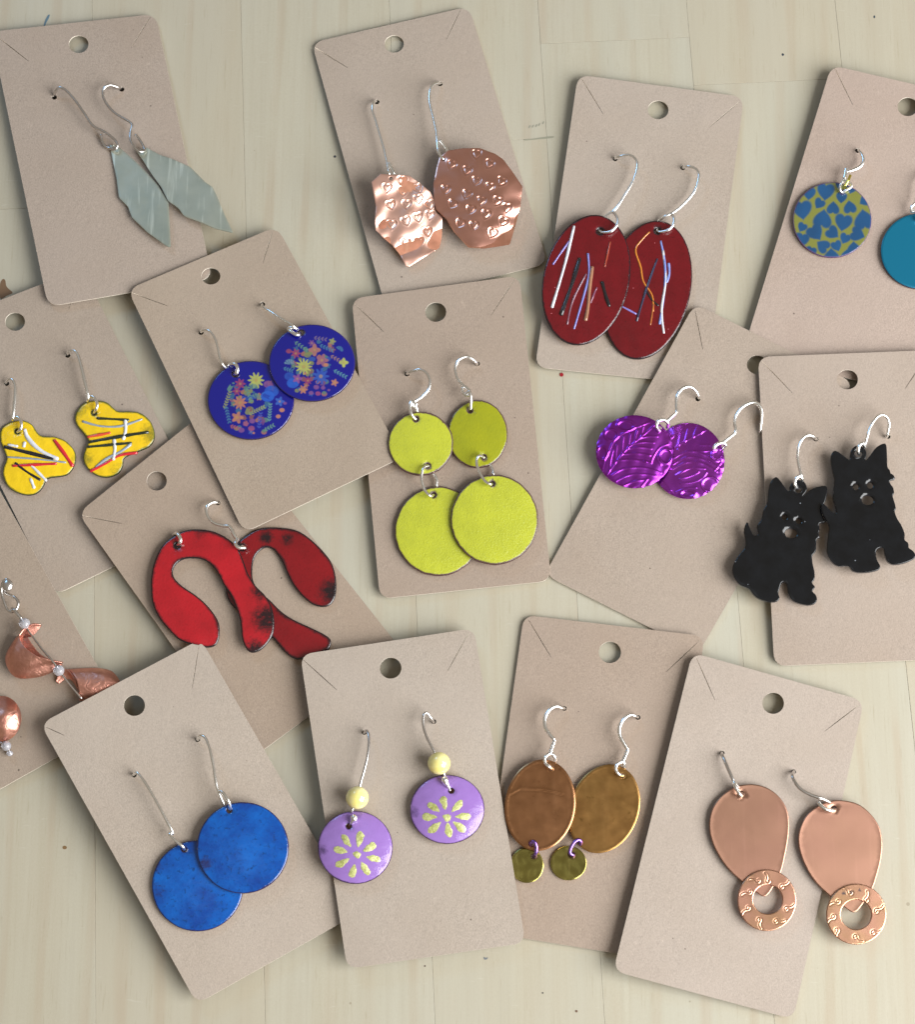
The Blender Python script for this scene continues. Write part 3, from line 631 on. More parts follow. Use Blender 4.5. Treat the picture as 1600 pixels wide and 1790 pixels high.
# ---- card 4: heart-print disc and teal disc
hs4 = [(395, 825, 40, .1), (495, 815, 54, .1), (455, 885, 34, .6), (355, 925, 60, -.1), (540, 905, 40, 3.2), (640, 900, 40, 3.0), (730, 865, 38, 1), (478, 970, 58, 3.3), (600, 1000, 54, .2), (725, 975, 64, 3.0), (352, 1027, 30, .5),
       (435, 1060, 52, -.6), (540, 1060, 42, -.9), (690, 1068, 46, -1.2), (610, 1095, 34, .4), (350, 1105, 46, .2), (475, 1135, 42, 2.2), (562, 1140, 34, -.4), (405, 1175, 34, .3), (665, 1150, 44, 3.1), (530, 1200, 54, 3.1), (620, 1190, 34, 3.2), (590, 850, 34, .1), (650, 795, 32, .3), (575, 775, 22, .2)]
hs4 = [(ZO['d'][0]+a/3.443, ZO['d'][1]+b/3.443, c/3.443, r) for a, b, c, r in hs4]
t = thing_at('heart_print_earring', 4, 1455.4, 384.6, 'olive disc covered in blue hearts on the pinkish card at the right')
def hcol(X, Y, ed):
    base = np.ones((len(X), 3))*np.array((.17, .18, .035)); m = np.zeros(len(X))
    for x, y, s, r in hs4: m = np.maximum(m, np.clip((1.0-heart_d(X, Y, x, y, s*.98, r))*4.5+.5, 0, 1))
    blue = np.array((.006, .058, .155))*(1+.12*vnoise(X, Y, 50, 3))[:, None]; c = base*(1-m[:, None])+blue*m[:, None]
    e = np.clip(1.6-ed, 0, 1)[:, None]; return c*(1-e)+np.array((.10, .05, .16))*e
plate('printed_disc', t.o, t.loc, ell(1455.4, 384.6, 68.5, 65.5, n=90), [ell(1472.5, 336, 3.8, 3.6, n=12)], rel_hf(4, 1455.4, 384.6, 7, -.02, .0), 3.6, 1.7, [PRINTH, plain('violet_edge', (.10, .05, .16), .4, .4).m, BACK], bev=.8, colf=hcol, insets=(), ostep=3)
wire(t, 4, 'd', [(688, 565, -4), (694, 562, 8), (712, 585, 14), (722, 625, 16), (700, 662, 16), (655, 682, 16), (628, 690, 16)], SILVER, 2.6, rvar=[2.0, 2.2, 3.0, 3.2, 2.4])
tube('wire_coil', t.o, t.loc, [(x, y, float(HF[4](x, y))+16) for x, y in Z('d', [(618, 672), (614, 700), (608, 732)])], 4.2, SILVER)
wire(t, 4, 'd', [(605, 735, 15), (585, 770, 15), (582, 800, 14), (595, 815, 10), (620, 800, 13), (650, 780, 15), (640, 755, 16), (612, 745, 16)], SILVER, 2.2, 'wire_loop')
wire(t, 4, 'd', [(644, 712, 20), (630, 745, 22), (612, 775, 20)], metal('yellow_gold_ring', (.85, .75, .20), (.8, .7, .2), .2), 2.4, 'jump_ring')
t = thing_at('teal_earring', 4, 1609, 439, 'plain teal disc cut off by the right edge of the picture')
plate('painted_disc', t.o, t.loc, ell(1610, 439, 69.5, 65.8, n=90), [ell(1606, 390, 3.8, 3.6, n=12)], rel_hf(4, 1610, 439, 7, -.02, .0), 4.4, 6, [TEAL, plain('dark_blue_edge', (.02, .03, .07), .4).m, BACK], bev=1.2)
wire(t, 4, 'd', [(1090, 680, -4), (1085, 700, 10), (1060, 740, 16), (1050, 800, 17), (1040, 850, 16)], SILVER, 2.4)
wire(t, 4, 'd', [(1040, 850, 16), (1035, 880, 18), (1012, 900, 17), (1010, 925, 16), (1040, 930, 16), (1052, 960, 16), (1050, 985, 11)], SILVER, 2.6, 'wire_loop')

# ---- card 5: yellow flowers
YA = Z('e', [(120, 1090), (180, 1090), (240, 1120), (280, 1180), (320, 1205), (400, 1208), (480, 1235), (540, 1290), (565, 1350), (550, 1430), (500, 1490), (430, 1505), (350, 1520), (320, 1580), (270, 1630), (200, 1642), (120, 1620), (60, 1580), (25, 1510), (25, 1440), (50, 1370), (20, 1290), (0, 1220), (10, 1150), (60, 1110)])
YB = Z('e', [(700, 940), (790, 950), (840, 990), (880, 1020), (960, 1020), (1040, 1030), (1110, 1080), (1145, 1150), (1150, 1220), (1110, 1280), (1020, 1320), (925, 1365), (915, 1420), (880, 1480), (800, 1510), (720, 1495), (650, 1440), (620, 1370), (640, 1290), (660, 1240), (620, 1180), (570, 1120), (560, 1050), (600, 980), (650, 950)])
OXE = plain('oxide_edge', (.03, .025, .02), .35, .3).m
for P, cc, hole, threads, wp, lp, pat, lab in (
    (YA, (66, 800), (130, 1170), [([(55, 1360), (270, 1375), (490, 1400)], 1.5, GRB), ([(185, 1155), (210, 1220), (300, 1310), (430, 1375)], 3.2, WH), ([(35, 1285), (220, 1330), (400, 1375)], 3.0, BK), ([(405, 1235), (475, 1330), (540, 1425)], 3.0, RD),
       ([(95, 1425), (250, 1418), (420, 1410)], 2.4, RD), ([(115, 1405), (200, 1470), (300, 1530)], 2.0, BK), ([(228, 1415), (285, 1475), (345, 1535)], 2.3, WH), ([(228, 1520), (255, 1590)], 2.3, WH), ([(60, 1268), (130, 1280)], 2.0, WH), ([(185, 1250), (178, 1285)], 2.6, WH)],
     [(48, 818, -4), (50, 800, 8), (70, 780, 14), (95, 785, 16), (112, 830, 16), (113, 900, 16), (104, 1000, 16), (96, 1060, 15), (92, 1085, 10)], [(92, 1075, 8), (105, 1060, 14), (140, 1068, 17), (160, 1110, 17), (153, 1150, 15), (130, 1176, 7)],
     [(130, 800, 16, .5)], 'left yellow three-lobed flower, cut off by the left edge, with black, red and white stripes'),
    (YB, (200, 765), (700, 1032), [([(615, 1095), (750, 1130), (900, 1130), (1060, 1078)], 1.8, GRB), ([(725, 1072), (840, 1078), (960, 1085)], 2.1, (.02, .03, .01)), ([(655, 1210), (740, 1195), (820, 1180)], 2.4, (.65, .08, .03)), ([(665, 1250), (880, 1210), (1105, 1175)], 2.7, (.01, .02, .01)),
       ([(655, 1285), (820, 1270), (980, 1255)], 2.3, (.02, .03, .01)), ([(935, 1085), (935, 1170), (918, 1230)], 2.7, WH), ([(715, 1435), (800, 1370), (900, 1320), (975, 1265)], 2.2, GRB), ([(675, 1465), (800, 1400), (900, 1345), (1020, 1328)], 2.2, RD), ([(850, 1230), (857, 1300), (845, 1380)], 2.7, WH)],
     [(504, 606, -4), (506, 590, 8), (525, 568, 14), (555, 568, 17), (582, 605, 18), (607, 690, 19), (632, 800, 19), (655, 905, 17), (648, 945, 10)], [(648, 945, 8), (665, 912, 15), (700, 915, 18), (724, 960, 18), (718, 1000, 16), (700, 1032, 7)],
     [(268, 757, 30, .85), (213, 833, 30, .8), (138, 717, 19, .8), (150, 803, 20, .75)], 'right yellow three-lobed flower, greener rim and crossed white and black stripes')):
    t = thing_at('flower_earring', 5, cc[0], cc[1], lab); hx, hy = Z('e', [hole])[0]
    hf0 = rel_hf(5, cc[0], cc[1], 7, .0, .01, 3.5, 75)
    plate('enamel_disc', t.o, t.loc, catmull(P, True, 4), [ell(hx, hy, 4.6, 4.4, n=14)], hf0, 4.4, 5, [YELLOW, OXE, BACK], bev=2.0, relief=lambda X, Y, ed: .4*vnoise(X, Y, 25, 4), patches=pat)
    for Q, r, c in threads: thread(t, hf0, 'e', Q, r*1.25, c)
    wire(t, 5, 'e', wp, SILVER, 2.4, rvar=[1.7, 1.8, 2.0, 2.8, 3.2, 3.0, 2.2]); wire(t, 5, 'e', lp, SILVER, 2.5, 'wire_loop')

# ---- card 6: floral prints
def smooth(d, w=1.0): return np.clip(d/w+.5, 0, 1)
def floral(motifs, bgc):
    s = 5.0
    rs = np.random.RandomState(len(motifs)); cx = np.mean([m[1] for m in motifs]); cy = np.mean([m[2] for m in motifs]); fill = []
    for _ in range(46):
        a_, q = rs.uniform(0, 6.28), 265*math.sqrt(rs.uniform(0, 1)); c = [GR, OL, TL_, MV, OR, (.04, .12, .45), (.30, .12, .08)][rs.randint(7)]
        fill.append((('sp', 'bl', 'sp', 'fl')[rs.randint(4)], cx+q*math.cos(a_), cy+q*.92*math.sin(a_), rs.uniform(14, 36), tuple(v*.75 for v in c), rs.uniform(0, 6)))
    fill = [(m[0], m[1], m[2], m[3], m[4], 5 if m[0] == 'fl' else m[5]) for m in fill]; motifs = fill+motifs
    def f(X, Y, ed):
        C = np.ones((len(X), 3))*np.array(bgc); z = lambda a, b: (320+a/s, 500+b/s)
        def put(m, c): C[:] = C*(1-m[:, None])+np.array(c)*m[:, None]
        tex = .5+.5*vnoise(X, Y, 9, 21)
        for mt in motifs:
            ty, x, y, r, c = mt[:5]; x, y = z(x, y); r = r/s*.88
            dx, dy = X-x, Y-y; rr = np.hypot(dx, dy); an = np.arctan2(dy, dx)
            near = rr < r*3
            if not near.any(): continue
            if ty == 'fl':
                n = mt[5] if len(mt) > 5 else 8
                put(smooth(r*(.78+.22*np.cos(n*an))-rr, 1.4)*(.8+.2*tex), c)
                put(smooth(r*.22-rr, 1.2)*.6, (.45, .30, .05))
            elif ty == 'bl': put(smooth(r-np.hypot(dx, dy*1.25), 1.3)*(.75+.25*tex), c)
            elif ty == 'sp':
                a = mt[5]; L = r; ca, sa = math.cos(a), math.sin(a); u = dx*ca+dy*sa; v = -dx*sa+dy*ca
                m = smooth(.35-np.abs(v), 1.)*((np.abs(u) < L)*.8)
                for kk in np.linspace(-.85, .85, max(4, int(L/2.2))):
                    for sg in (1, -1):
                        px, py = kk*L, 0; q = np.hypot((u-px-1.4)*.55+sg*0, 1)*0
                        lu, lv = (u-px)*.7+sg*v*.7, -(u-px)*.7*sg+v*.7
                        m = np.maximum(m, smooth(1-np.hypot((lu-2.3)/2.5, lv/1.1), .5))
                put(np.clip(m, 0, 1)*.95, c)
            elif ty == 'bt':
                a = mt[5]; n = mt[6] if len(mt) > 6 else 7; d2 = np.abs(((an-a+math.pi) % (2*math.pi))-math.pi)
                m = smooth(r-rr, 1.2)*(d2 < 1.5)*(.35+.65*(np.cos(an*n*1.6) > -.1)); put(m*.9, c)
        C = C*.74+np.array(bgc)*.2
        e = np.clip(2.0-ed, 0, 1)[:, None]*.7
        return C*(1-e)+np.array((.03, .02, .10))*e
    return f
GR, OL, OR, PK, MV, TL_, LB_, YL = (.13, .28, .17), (.30, .33, .07), (.50, .21, .08), (.30, .05, .10), (.22, .08, .22), (.06, .20, .30), (.02, .12, .55), (.47, .50, .07)
M1 = [('fl', 638, 825, 82, YL, 10), ('fl', 500, 855, 55, PK, 7), ('fl', 470, 920, 45, PK, 6), ('bt', 610, 900, 55, GR, -1.57), ('bt', 640, 985, 55, GR, -1.2), ('sp', 575, 950, 70, GR, 1.2), ('bl', 745, 860, 45, MV), ('bl', 775, 920, 70, (.02, .10, .48)),
      ('bl', 740, 965, 66, LB_), ('sp', 720, 960, 30, (.01, .05, .35), .4), ('fl', 497, 1020, 72, OR, 9), ('sp', 385, 1000, 95, OL, -1.25), ('sp', 390, 1120, 85, TL_, 1.35), ('sp', 640, 1090, 90, OL, -.45), ('fl', 475, 1150, 62, OR, 5), ('sp', 450, 1235, 45, (.42, .12, .06), .3),
      ('fl', 845, 1010, 50, (.04, .12, .45), 5), ('bl', 865, 1085, 26, OR), ('bl', 832, 1140, 24, OR), ('bl', 892, 1025, 18, MV), ('sp', 758, 1110, 90, (.12, .30, .26), -1.5), ('sp', 670, 1180, 80, (.05, .09, .40), -1.45), ('bl', 605, 1180, 30, MV), ('bl', 548, 1205, 27, (.32, .09, .16)),
      ('bl', 510, 1260, 30, MV), ('bl', 598, 1245, 32, (.32, .08, .14)), ('sp', 750, 1240, 50, GR, -.5), ('bl', 618, 1285, 13, OR), ('bl', 440, 850, 12, GR), ('sp', 405, 900, 25, GR, -1)]
M2 = [('fl', 1055, 705, 84, YL, 12), ('fl', 985, 590, 50, (.34, .06, .09), 7), ('bl', 925, 570, 28, (.30, .06, .09)), ('sp', 1030, 525, 75, GR, .6), ('fl', 1125, 500, 34, MV, 6), ('sp', 1195, 460, 60, (.20, .14, .22), .15), ('fl', 1305, 485, 36, OL, 5), ('sp', 1250, 540, 70, TL_, .4), ('bt', 1365, 560, 40, TL_, -1.),
      ('fl', 1150, 560, 62, (.42, .18, .10), 4), ('fl', 1215, 650, 66, (.34, .13, .14), 5), ('bl', 1250, 690, 24, OR), ('sp', 1345, 640, 75, (.30, .17, .13), .5), ('fl', 1405, 670, 48, YL, 4), ('bt', 930, 685, 52, (.16, .30, .36), -1.57), ('sp', 915, 730, 45, TL_, .3), ('sp', 1370, 765, 70, (.10, .28, .30), .5),
      ('fl', 1205, 790, 85, (.03, .10, .42), 9), ('bl', 930, 790, 50, (.02, .08, .40)), ('bl', 960, 850, 60, LB_), ('fl', 1000, 810, 50, (.28, .09, .26), 5), ('fl', 1092, 828, 44, PK, 8), ('fl', 1325, 845, 38, OR, 5), ('fl', 1050, 905, 46, OR, 6), ('bl', 1120, 935, 24, MV), ('bl', 1165, 885, 28, MV), ('bl', 1180, 940, 26, (.34, .07, .14)),
      ('bl', 1225, 890, 22, MV), ('bl', 1275, 910, 14, MV), ('bl', 1068, 765, 14, OR)]
BGB = (.004, .006, .21)
for spec, hole, a, mot, wp, lp, lab in (((593, 998, 378, 342), (455, 772), 9, M1, [(155, 410, -4), (165, 396, 8), (200, 385, 14), (235, 398, 17), (275, 450, 18), (302, 530, 18), (320, 620, 17), (345, 685, 16), (372, 716, 8)], [(395, 700, 6), (412, 686, 14), (450, 682, 19), (477, 715, 19), (468, 760, 16), (445, 775, 7)],
       'lower-left royal blue disc printed with small flowers, partly under its twin'),
      ((1128, 672, 376, 335), (1032, 407), 18, M2, [(696, 162, -4), (690, 172, 8), (708, 192, 14), (760, 222, 20), (830, 268, 24), (920, 322, 26), (965, 352, 26), (1000, 375, 18)], [(990, 372, 22), (960, 365, 24), (925, 368, 22), (942, 398, 26), (985, 426, 27), (1012, 424, 24), (1030, 410, 14)],
       'upper-right royal blue disc printed with flowers, overhanging the card edge')):
    (x, y), = Z('f', [spec[:2]]); t = thing_at('floral_earring', 6, x, y, lab); hx, hy = Z('f', [hole])[0]
    hf0 = rel_hf(6, x, y, a, .01, -.0, 3., 75)
    plate('printed_disc', t.o, t.loc, ell(x, y, spec[2]/5, spec[3]/5, n=100), [ell(hx, hy, 6.2, 5.4, n=16)], hf0, 4.4, 1.15, [PRINTB, plain('dark_oxide_edge', (.04, .025, .04), .3, .4).m, BACK], bev=1.8, colf=floral(mot, BGB), insets=(), ostep=2.5)
    wire(t, 6, 'f', wp, SILVER, 2.3); wire(t, 6, 'f', lp, SILVER, 3.0, 'wire_loop')

# ---- card 7: lime double discs
LE = metal('rough_copper_rim', (.30, .16, .14), (.10, .05, .06), .35, 500)
def disc(t, name, ci, k, spec, holes, hf, mats, th=4.2, bev=1.8, step=5, hr=4.2, wav=.5, jag=0., patches=None, seed=2, tilt=0, relief=None):
    s = ZO[k][2]; (x, y), = Z(k, [spec[:2]]); O = ell(x, y, spec[2]/s, spec[3]/s, tilt, 90)
    if jag: r = rng.uniform(-jag, jag, len(O)); d = O-np.array([x, y]); O = O+d/np.linalg.norm(d, axis=1)[:, None]*r[:, None]
    hl = [ell(hx, hy, hr, hr*.94, n=14) for hx, hy in Z(k, holes)]
    return plate(name, t.o, t.loc, O, hl, hf, th, step, mats, bev=bev, relief=relief or (lambda X, Y, ed: wav*vnoise(X, Y, 22, seed)), patches=patches)
for small, big, hs_, hb, a1, a2, mat1, wp, lp, jr, lab in (
    ((795, 645, 213, 240), (914, 1254, 311, 319), [(740, 478), (838, 810)], [(898, 998)], 9, 17, LIME2, [(792, 155, -4), (785, 142, 8), (755, 113, 16), (710, 97, 19), (660, 120, 20), (635, 180, 20), (650, 250, 20), (690, 298, 20), (725, 325, 21), (738, 350, 21), (722, 372, 20), (690, 352, 20), (685, 315, 20)],
     [(712, 365, 20), (735, 342, 24), (748, 400, 22), (742, 472, 12)], [(905, 935, 10), (900, 895, 8), (878, 855, 8), (850, 825, 6), (838, 812, 12), (805, 800, 22), (786, 840, 24), (803, 910, 26), (845, 980, 27), (885, 1003, 26), (898, 998, 15)], 'right lime earring, upper disc darker olive and lower disc overlapping its neighbour'),
    ((388, 713, 232, 226), (515, 1335, 311, 316), [(355, 540), (440, 872)], [(480, 1078)], 15, 8, LIME, [(291, 222, -4), (300, 212, 8), (335, 198, 15), (385, 188, 19), (430, 212, 21), (455, 265, 21), (445, 330, 21), (400, 380, 21), (355, 408, 21), (332, 425, 22), (340, 450, 20), (362, 430, 21)],
     [(365, 485, 16), (352, 440, 22), (325, 410, 23), (310, 450, 24), (325, 510, 23), (355, 542, 17)], [(500, 1015, 8), (503, 970, 8), (478, 920, 9), (455, 890, 10), (440, 872, 18), (408, 890, 24), (395, 960, 25), (415, 1040, 24), (455, 1085, 22), (480, 1080, 12)], 'left lime earring with two bright yellow-green discs hung one below the other')):
    (x, y), = Z('g', [small[:2]]); (x2, y2), = Z('g', [big[:2]]); t = thing_at('double_disc_earring', 7, x, y, lab)
    disc(t, 'upper_disc', 7, 'g', small, hs_, rel_hf(7, x, y, a1, .0, .02, 2.5, 60), [mat1, LE, BACK], jag=.5, bev=2.2, wav=.08)
    disc(t, 'lower_disc', 7, 'g', big, hb, rel_hf(7, x2, y2, a2, .0, .01, 3, 80), [LIME, LE, BACK], jag=.6, bev=2.4, wav=.08, seed=6)
    wire(t, 7, 'g', wp, SILVER, 2.5); wire(t, 7, 'g', lp, SILVER, 2.5, 'wire_loop'); wire(t, 7, 'g', jr, SILVER, 2.4, 'jump_ring')

# ---- card 8: purple embossed foil
def emb(strokes, ovals, k='h'):
    S = [np.array(Z(k, s)) for s in strokes]; Ov = [(*Z(k, [(a, b)])[0], c/ZO[k][2], d/ZO[k][2]) for a, b, c, d in ovals]
    S = [catmull(s, False, 4) if len(s) > 2 else s for s in S]
    def f(X, Y, ed):
        z = .6*vnoise(X, Y, 30, 9)
        for s in S: z = z+.95*np.exp(-(segdist(s, X, Y, False)/1.3)**2)
        for x, y, a, b in Ov:
            q = np.hypot((X-x)/a, (Y-y)/b); z = z+1.4*np.exp(-((q-1)*min(a, b)/1.5)**2)-1.2*np.clip(1-q*q, 0, 1)
        return z-.9*np.clip(1-ed/5, 0, 1)*(.5+.5*np.sin(np.arctan2(Y-Y.mean(), X-X.mean())*26))
    return f
EL = emb([[(190, 900), (260, 800), (340, 700), (430, 620), (520, 545), (600, 470)], [(215, 860), (225, 770), (245, 690)], [(262, 800), (268, 720), (275, 650)], [(318, 725), (322, 650), (330, 580)], [(370, 672), (378, 610), (390, 555)], [(425, 622), (432, 570), (445, 525)], [(478, 578), (484, 535), (492, 500)],
          [(285, 775), (400, 770), (520, 790)], [(325, 725), (440, 718), (550, 735)], [(370, 680), (470, 668), (560, 680)], [(415, 640), (500, 625), (580, 630)], [(470, 592), (540, 578), (610, 580)], [(200, 735), (250, 620), (350, 540), (500, 480), (600, 440)], [(150, 880), (180, 760), (205, 700)],
          [(230, 900), (330, 845), (470, 835), (560, 850), (640, 880)], [(270, 945), (380, 895), (500, 890), (600, 905)], [(330, 985), (430, 945), (520, 935)], [(700, 640), (630, 670), (580, 740), (560, 790)], [(720, 690), (650, 700), (610, 760), (640, 810)], [(560, 800), (500, 780)], [(480, 990), (530, 930)]],
         [(350, 490, 72, 42), (230, 565, 55, 45), (155, 715, 42, 55), (680, 740, 50, 60)])
ER = emb([[(745, 680), (800, 640), (860, 605), (930, 570), (1010, 525)], [(780, 690), (790, 620), (800, 560)], [(835, 640), (850, 570), (865, 515)], [(905, 590), (925, 530), (945, 485)], [(970, 555), (990, 520), (1005, 495)], [(740, 760), (850, 705), (960, 715), (1060, 760)], [(735, 810), (850, 750), (980, 765), (1130, 840)],
          [(730, 850), (860, 790), (990, 805), (1100, 870)], [(760, 900), (880, 840), (1000, 845)], [(790, 930), (880, 905), (950, 870), (900, 855)], [(800, 965), (900, 955), (980, 920), (1015, 875)], [(650, 930), (700, 985), (745, 1060), (760, 1090)], [(610, 1010), (640, 960)], [(680, 1060), (720, 1020)], [(620, 980), (660, 1000)],
          [(900, 700), (1000, 700), (1060, 690)], [(960, 650), (1040, 650)], [(1080, 860), (1130, 800), (1150, 740)], [(760, 1040), (830, 1010), (930, 1000)]],
         [(1045, 975, 70, 60), (860, 1050, 60, 30), (1105, 730, 48, 50), (700, 540, 50, 60)])
PE = metal('pink_purple_edge', (.75, .25, .85), (.6, .15, .75), .25)
for spec, hole, a, gx, gy, R_, wp, lp, lab in (((862, 780, 300, 312), (1092, 680), 8, .07, .06, ER, [(1458, 560, -4), (1456, 530, 6), (1468, 430, 14), (1462, 350, 17), (1410, 300, 19), (1330, 322, 20), (1265, 390, 20), (1244, 460, 20), (1252, 540, 20), (1200, 590, 21), (1145, 630, 21), (1130, 640, 21)],
       [(1148, 690, 12), (1172, 650, 22), (1140, 632, 26), (1098, 645, 27), (1072, 678, 25), (1092, 690, 14)], 'right purple foil disc with bright pink glints, beneath its twin'),
      ((422, 704, 318, 300), (632, 508), 18, .02, -.02, EL, [(946, 275, -4), (950, 250, 8), (920, 200, 16), (870, 170, 20), (810, 190, 22), (770, 250, 24), (765, 330, 25), (765, 380, 26), (730, 415, 27), (690, 450, 28), (675, 458, 28)],
       [(690, 505, 16), (695, 465, 28), (655, 440, 32), (615, 455, 33), (604, 500, 31), (628, 535, 22)], 'left purple foil disc with a clear leaf-vein pattern, overlapping its twin')):
    (x, y), = Z('h', [spec[:2]]); t = thing_at('foil_earring', 8, x, y, lab)
    disc(t, 'embossed_disc', 8, 'h', spec, [hole], rel_hf(8, x, y, a, gx, gy, 7.0 if gx > .05 else 4.5, 65), [PURPLE if gx > .05 else PURPLEL, PE, PURPLE], th=1.6, bev=.6, step=1.35, relief=R_, hr=3.4)
    wire(t, 8, 'h', wp, SILVER, 2.6, rvar=[2.0, 2.2, 3.2, 3.3, 2.6, 2.5, 2.8, 2.8]); wire(t, 8, 'h', lp, SILVER, 2.9, 'wire_loop')

# ---- card 9: black dogs
DA = [(435, 688), (480, 735), (520, 790), (545, 795), (540, 765), (565, 728), (605, 712), (650, 722), (675, 765), (672, 800), (638, 842), (700, 790), (760, 765), (815, 757), (835, 775), (830, 840), (815, 890), (790, 930), (800, 1000), (825, 1040), (772, 1050), (775, 1100), (768, 1130), (775, 1165), (752, 1175), (745, 1270), (718, 1300), (720, 1360), (735, 1430), (735, 1490), (716, 1515), (740, 1550), (718, 1580), (745, 1610), (755, 1650), (735, 1680), (680, 1690), (610, 1675), (560, 1650), (530, 1600), (525, 1550), (512, 1512), (480, 1510), (462, 1560), (452, 1600), (462, 1640), (430, 1665), (360, 1660), (290, 1635), (250, 1600), (220, 1560), (150, 1530), (105, 1470), (92, 1410), (110, 1350), (150, 1290), (190, 1240), (195, 1180), (183, 1110), (195, 1060), (212, 1040), (230, 1090), (262, 1147), (297, 1130), (285, 1070), (320, 1020), (335, 950), (365, 890), (375, 800), (390, 730)]
DB = [(895, 482), (960, 520), (1005, 555), (1015, 545), (1015, 500), (1040, 455), (1085, 443), (1130, 470), (1142, 510), (1133, 560), (1170, 520), (1215, 460), (1270, 428), (1297, 440), (1303, 540), (1306, 610), (1325, 635), (1330, 660), (1352, 672), (1364, 706), (1325, 716), (1330, 745), (1350, 770), (1358, 820), (1346, 835), (1365, 900), (1372, 940), (1362, 960), (1385, 1020), (1412, 1060), (1440, 1130), (1440, 1180), (1470, 1205), (1472, 1240), (1500, 1262), (1523, 1290), (1521, 1322), (1470, 1350), (1400, 1370), (1340, 1370), (1300, 1340), (1285, 1290), (1272, 1240), (1225, 1250), (1215, 1290), (1225, 1340), (1250, 1385), (1235, 1415), (1160, 1433), (1080, 1435), (1030, 1420), (1000, 1385), (920, 1385), (870, 1350), (835, 1290), (835, 1220), (845, 1130), (850, 1070), (820, 1010), (795, 960), (792, 902), (812, 900), (870, 960), (907, 977), (900, 920), (880, 860), (885, 780), (890, 700), (870, 620), (862, 530)]
BE = plain('black_gloss_edge', (.05, .055, .07), .18, .4, .5).m
for P, cc, hl, a, wp, lp, lab in ((DA, (1363, 960), [(608, 787, 28, 26), (500, 1000, 22, 25), (612, 1030, 24, 26), (552, 1127, 50, 40)], 14, [(752, 397, -4), (742, 386, 8), (725, 372, 15), (690, 362, 19), (645, 385, 22), (612, 450, 23), (602, 530, 23), (615, 610, 23), (636, 690, 22), (642, 722, 10)], [(640, 700, 22), (612, 682, 26), (585, 712, 26), (582, 750, 24), (603, 780, 12)],
       'lower-left black dog-shaped earring hanging past the card\'s left edge'),
      (DB, (1512, 890), [(1078, 507, 32, 28), (1058, 763, 25, 27), (1170, 752, 25, 28), (1152, 868, 48, 40)], 22, [(1312, 360, -4), (1300, 372, 6), (1318, 290, 18), (1306, 228, 24), (1265, 203, 27), (1220, 225, 30), (1175, 290, 32), (1145, 380, 32), (1128, 452, 22)], [(1130, 455, 22), (1110, 425, 32), (1085, 445, 34), (1075, 485, 32), (1085, 510, 20)],
       'upper-right black dog-shaped earring, nearest the right edge of the picture')):
    t = thing_at('dog_earring', 9, cc[0], cc[1], lab)
    hls = [ell(*Z('i', [h_[:2]])[0], h_[2]/4.474, h_[3]/4.474, n=18) for h_ in hl]
    plate('dog_silhouette', t.o, t.loc, catmull(Z('i', P), True, 3), hls, rel_hf(9, cc[0], cc[1], a, .0, .0, 0, 90), 6.0, 6, [BLACK, BE, BLACK], bev=1.6, relief=lambda X, Y, ed: .12*vnoise(X, Y, 120, 12), ostep=3, insets=(.6, 1.6))
    wire(t, 9, 'i', wp, SILVER, 2.4); wire(t, 9, 'i', lp, SILVER, 2.8, 'wire_loop')

# ---- card 10: red horseshoes
RA = [(130, 500), (180, 400), (260, 330), (350, 285), (450, 275), (560, 290), (660, 340), (730, 400), (775, 490), (810, 590), (870, 690), (940, 760), (990, 850), (1008, 950), (1000, 1040), (960, 1110), (900, 1165), (840, 1180), (800, 1150), (770, 1070), (760, 960), (735, 870), (690, 760), (640, 690), (600, 610), (550, 540), (480, 495), (400, 485), (330, 495), (275, 540), (260, 600), (285, 650), (340, 700), (430, 760), (510, 830), (580, 920), (605, 990), (600, 1080), (570, 1130), (510, 1143), (440, 1130), (380, 1115), (300, 1080), (220, 1000), (150, 910), (110, 810), (100, 700), (105, 600)]
RB = [(745, 370), (790, 330), (870, 280), (960, 262), (1080, 265), (1190, 290), (1290, 360), (1370, 440), (1430, 520), (1460, 620), (1465, 720), (1450, 790), (1410, 835), (1350, 843), (1280, 820), (1200, 750), (1140, 670), (1100, 590), (1060, 500), (1010, 430), (950, 405), (890, 440), (855, 500), (845, 600), (860, 670), (910, 740), (980, 800), (1060, 880), (1150, 940), (1280, 1000), (1380, 1050), (1425, 1090), (1420, 1140), (1395, 1165), (1300, 1200), (1180, 1230), (1100, 1190), (1030, 1110), (975, 1050), (900, 970), (800, 905), (722, 858), (668, 790), (652, 710), (680, 600), (700, 500), (722, 420)]
OB = plain('blue_black_edge', (.03, .03, .045), .25, .5, .3).m
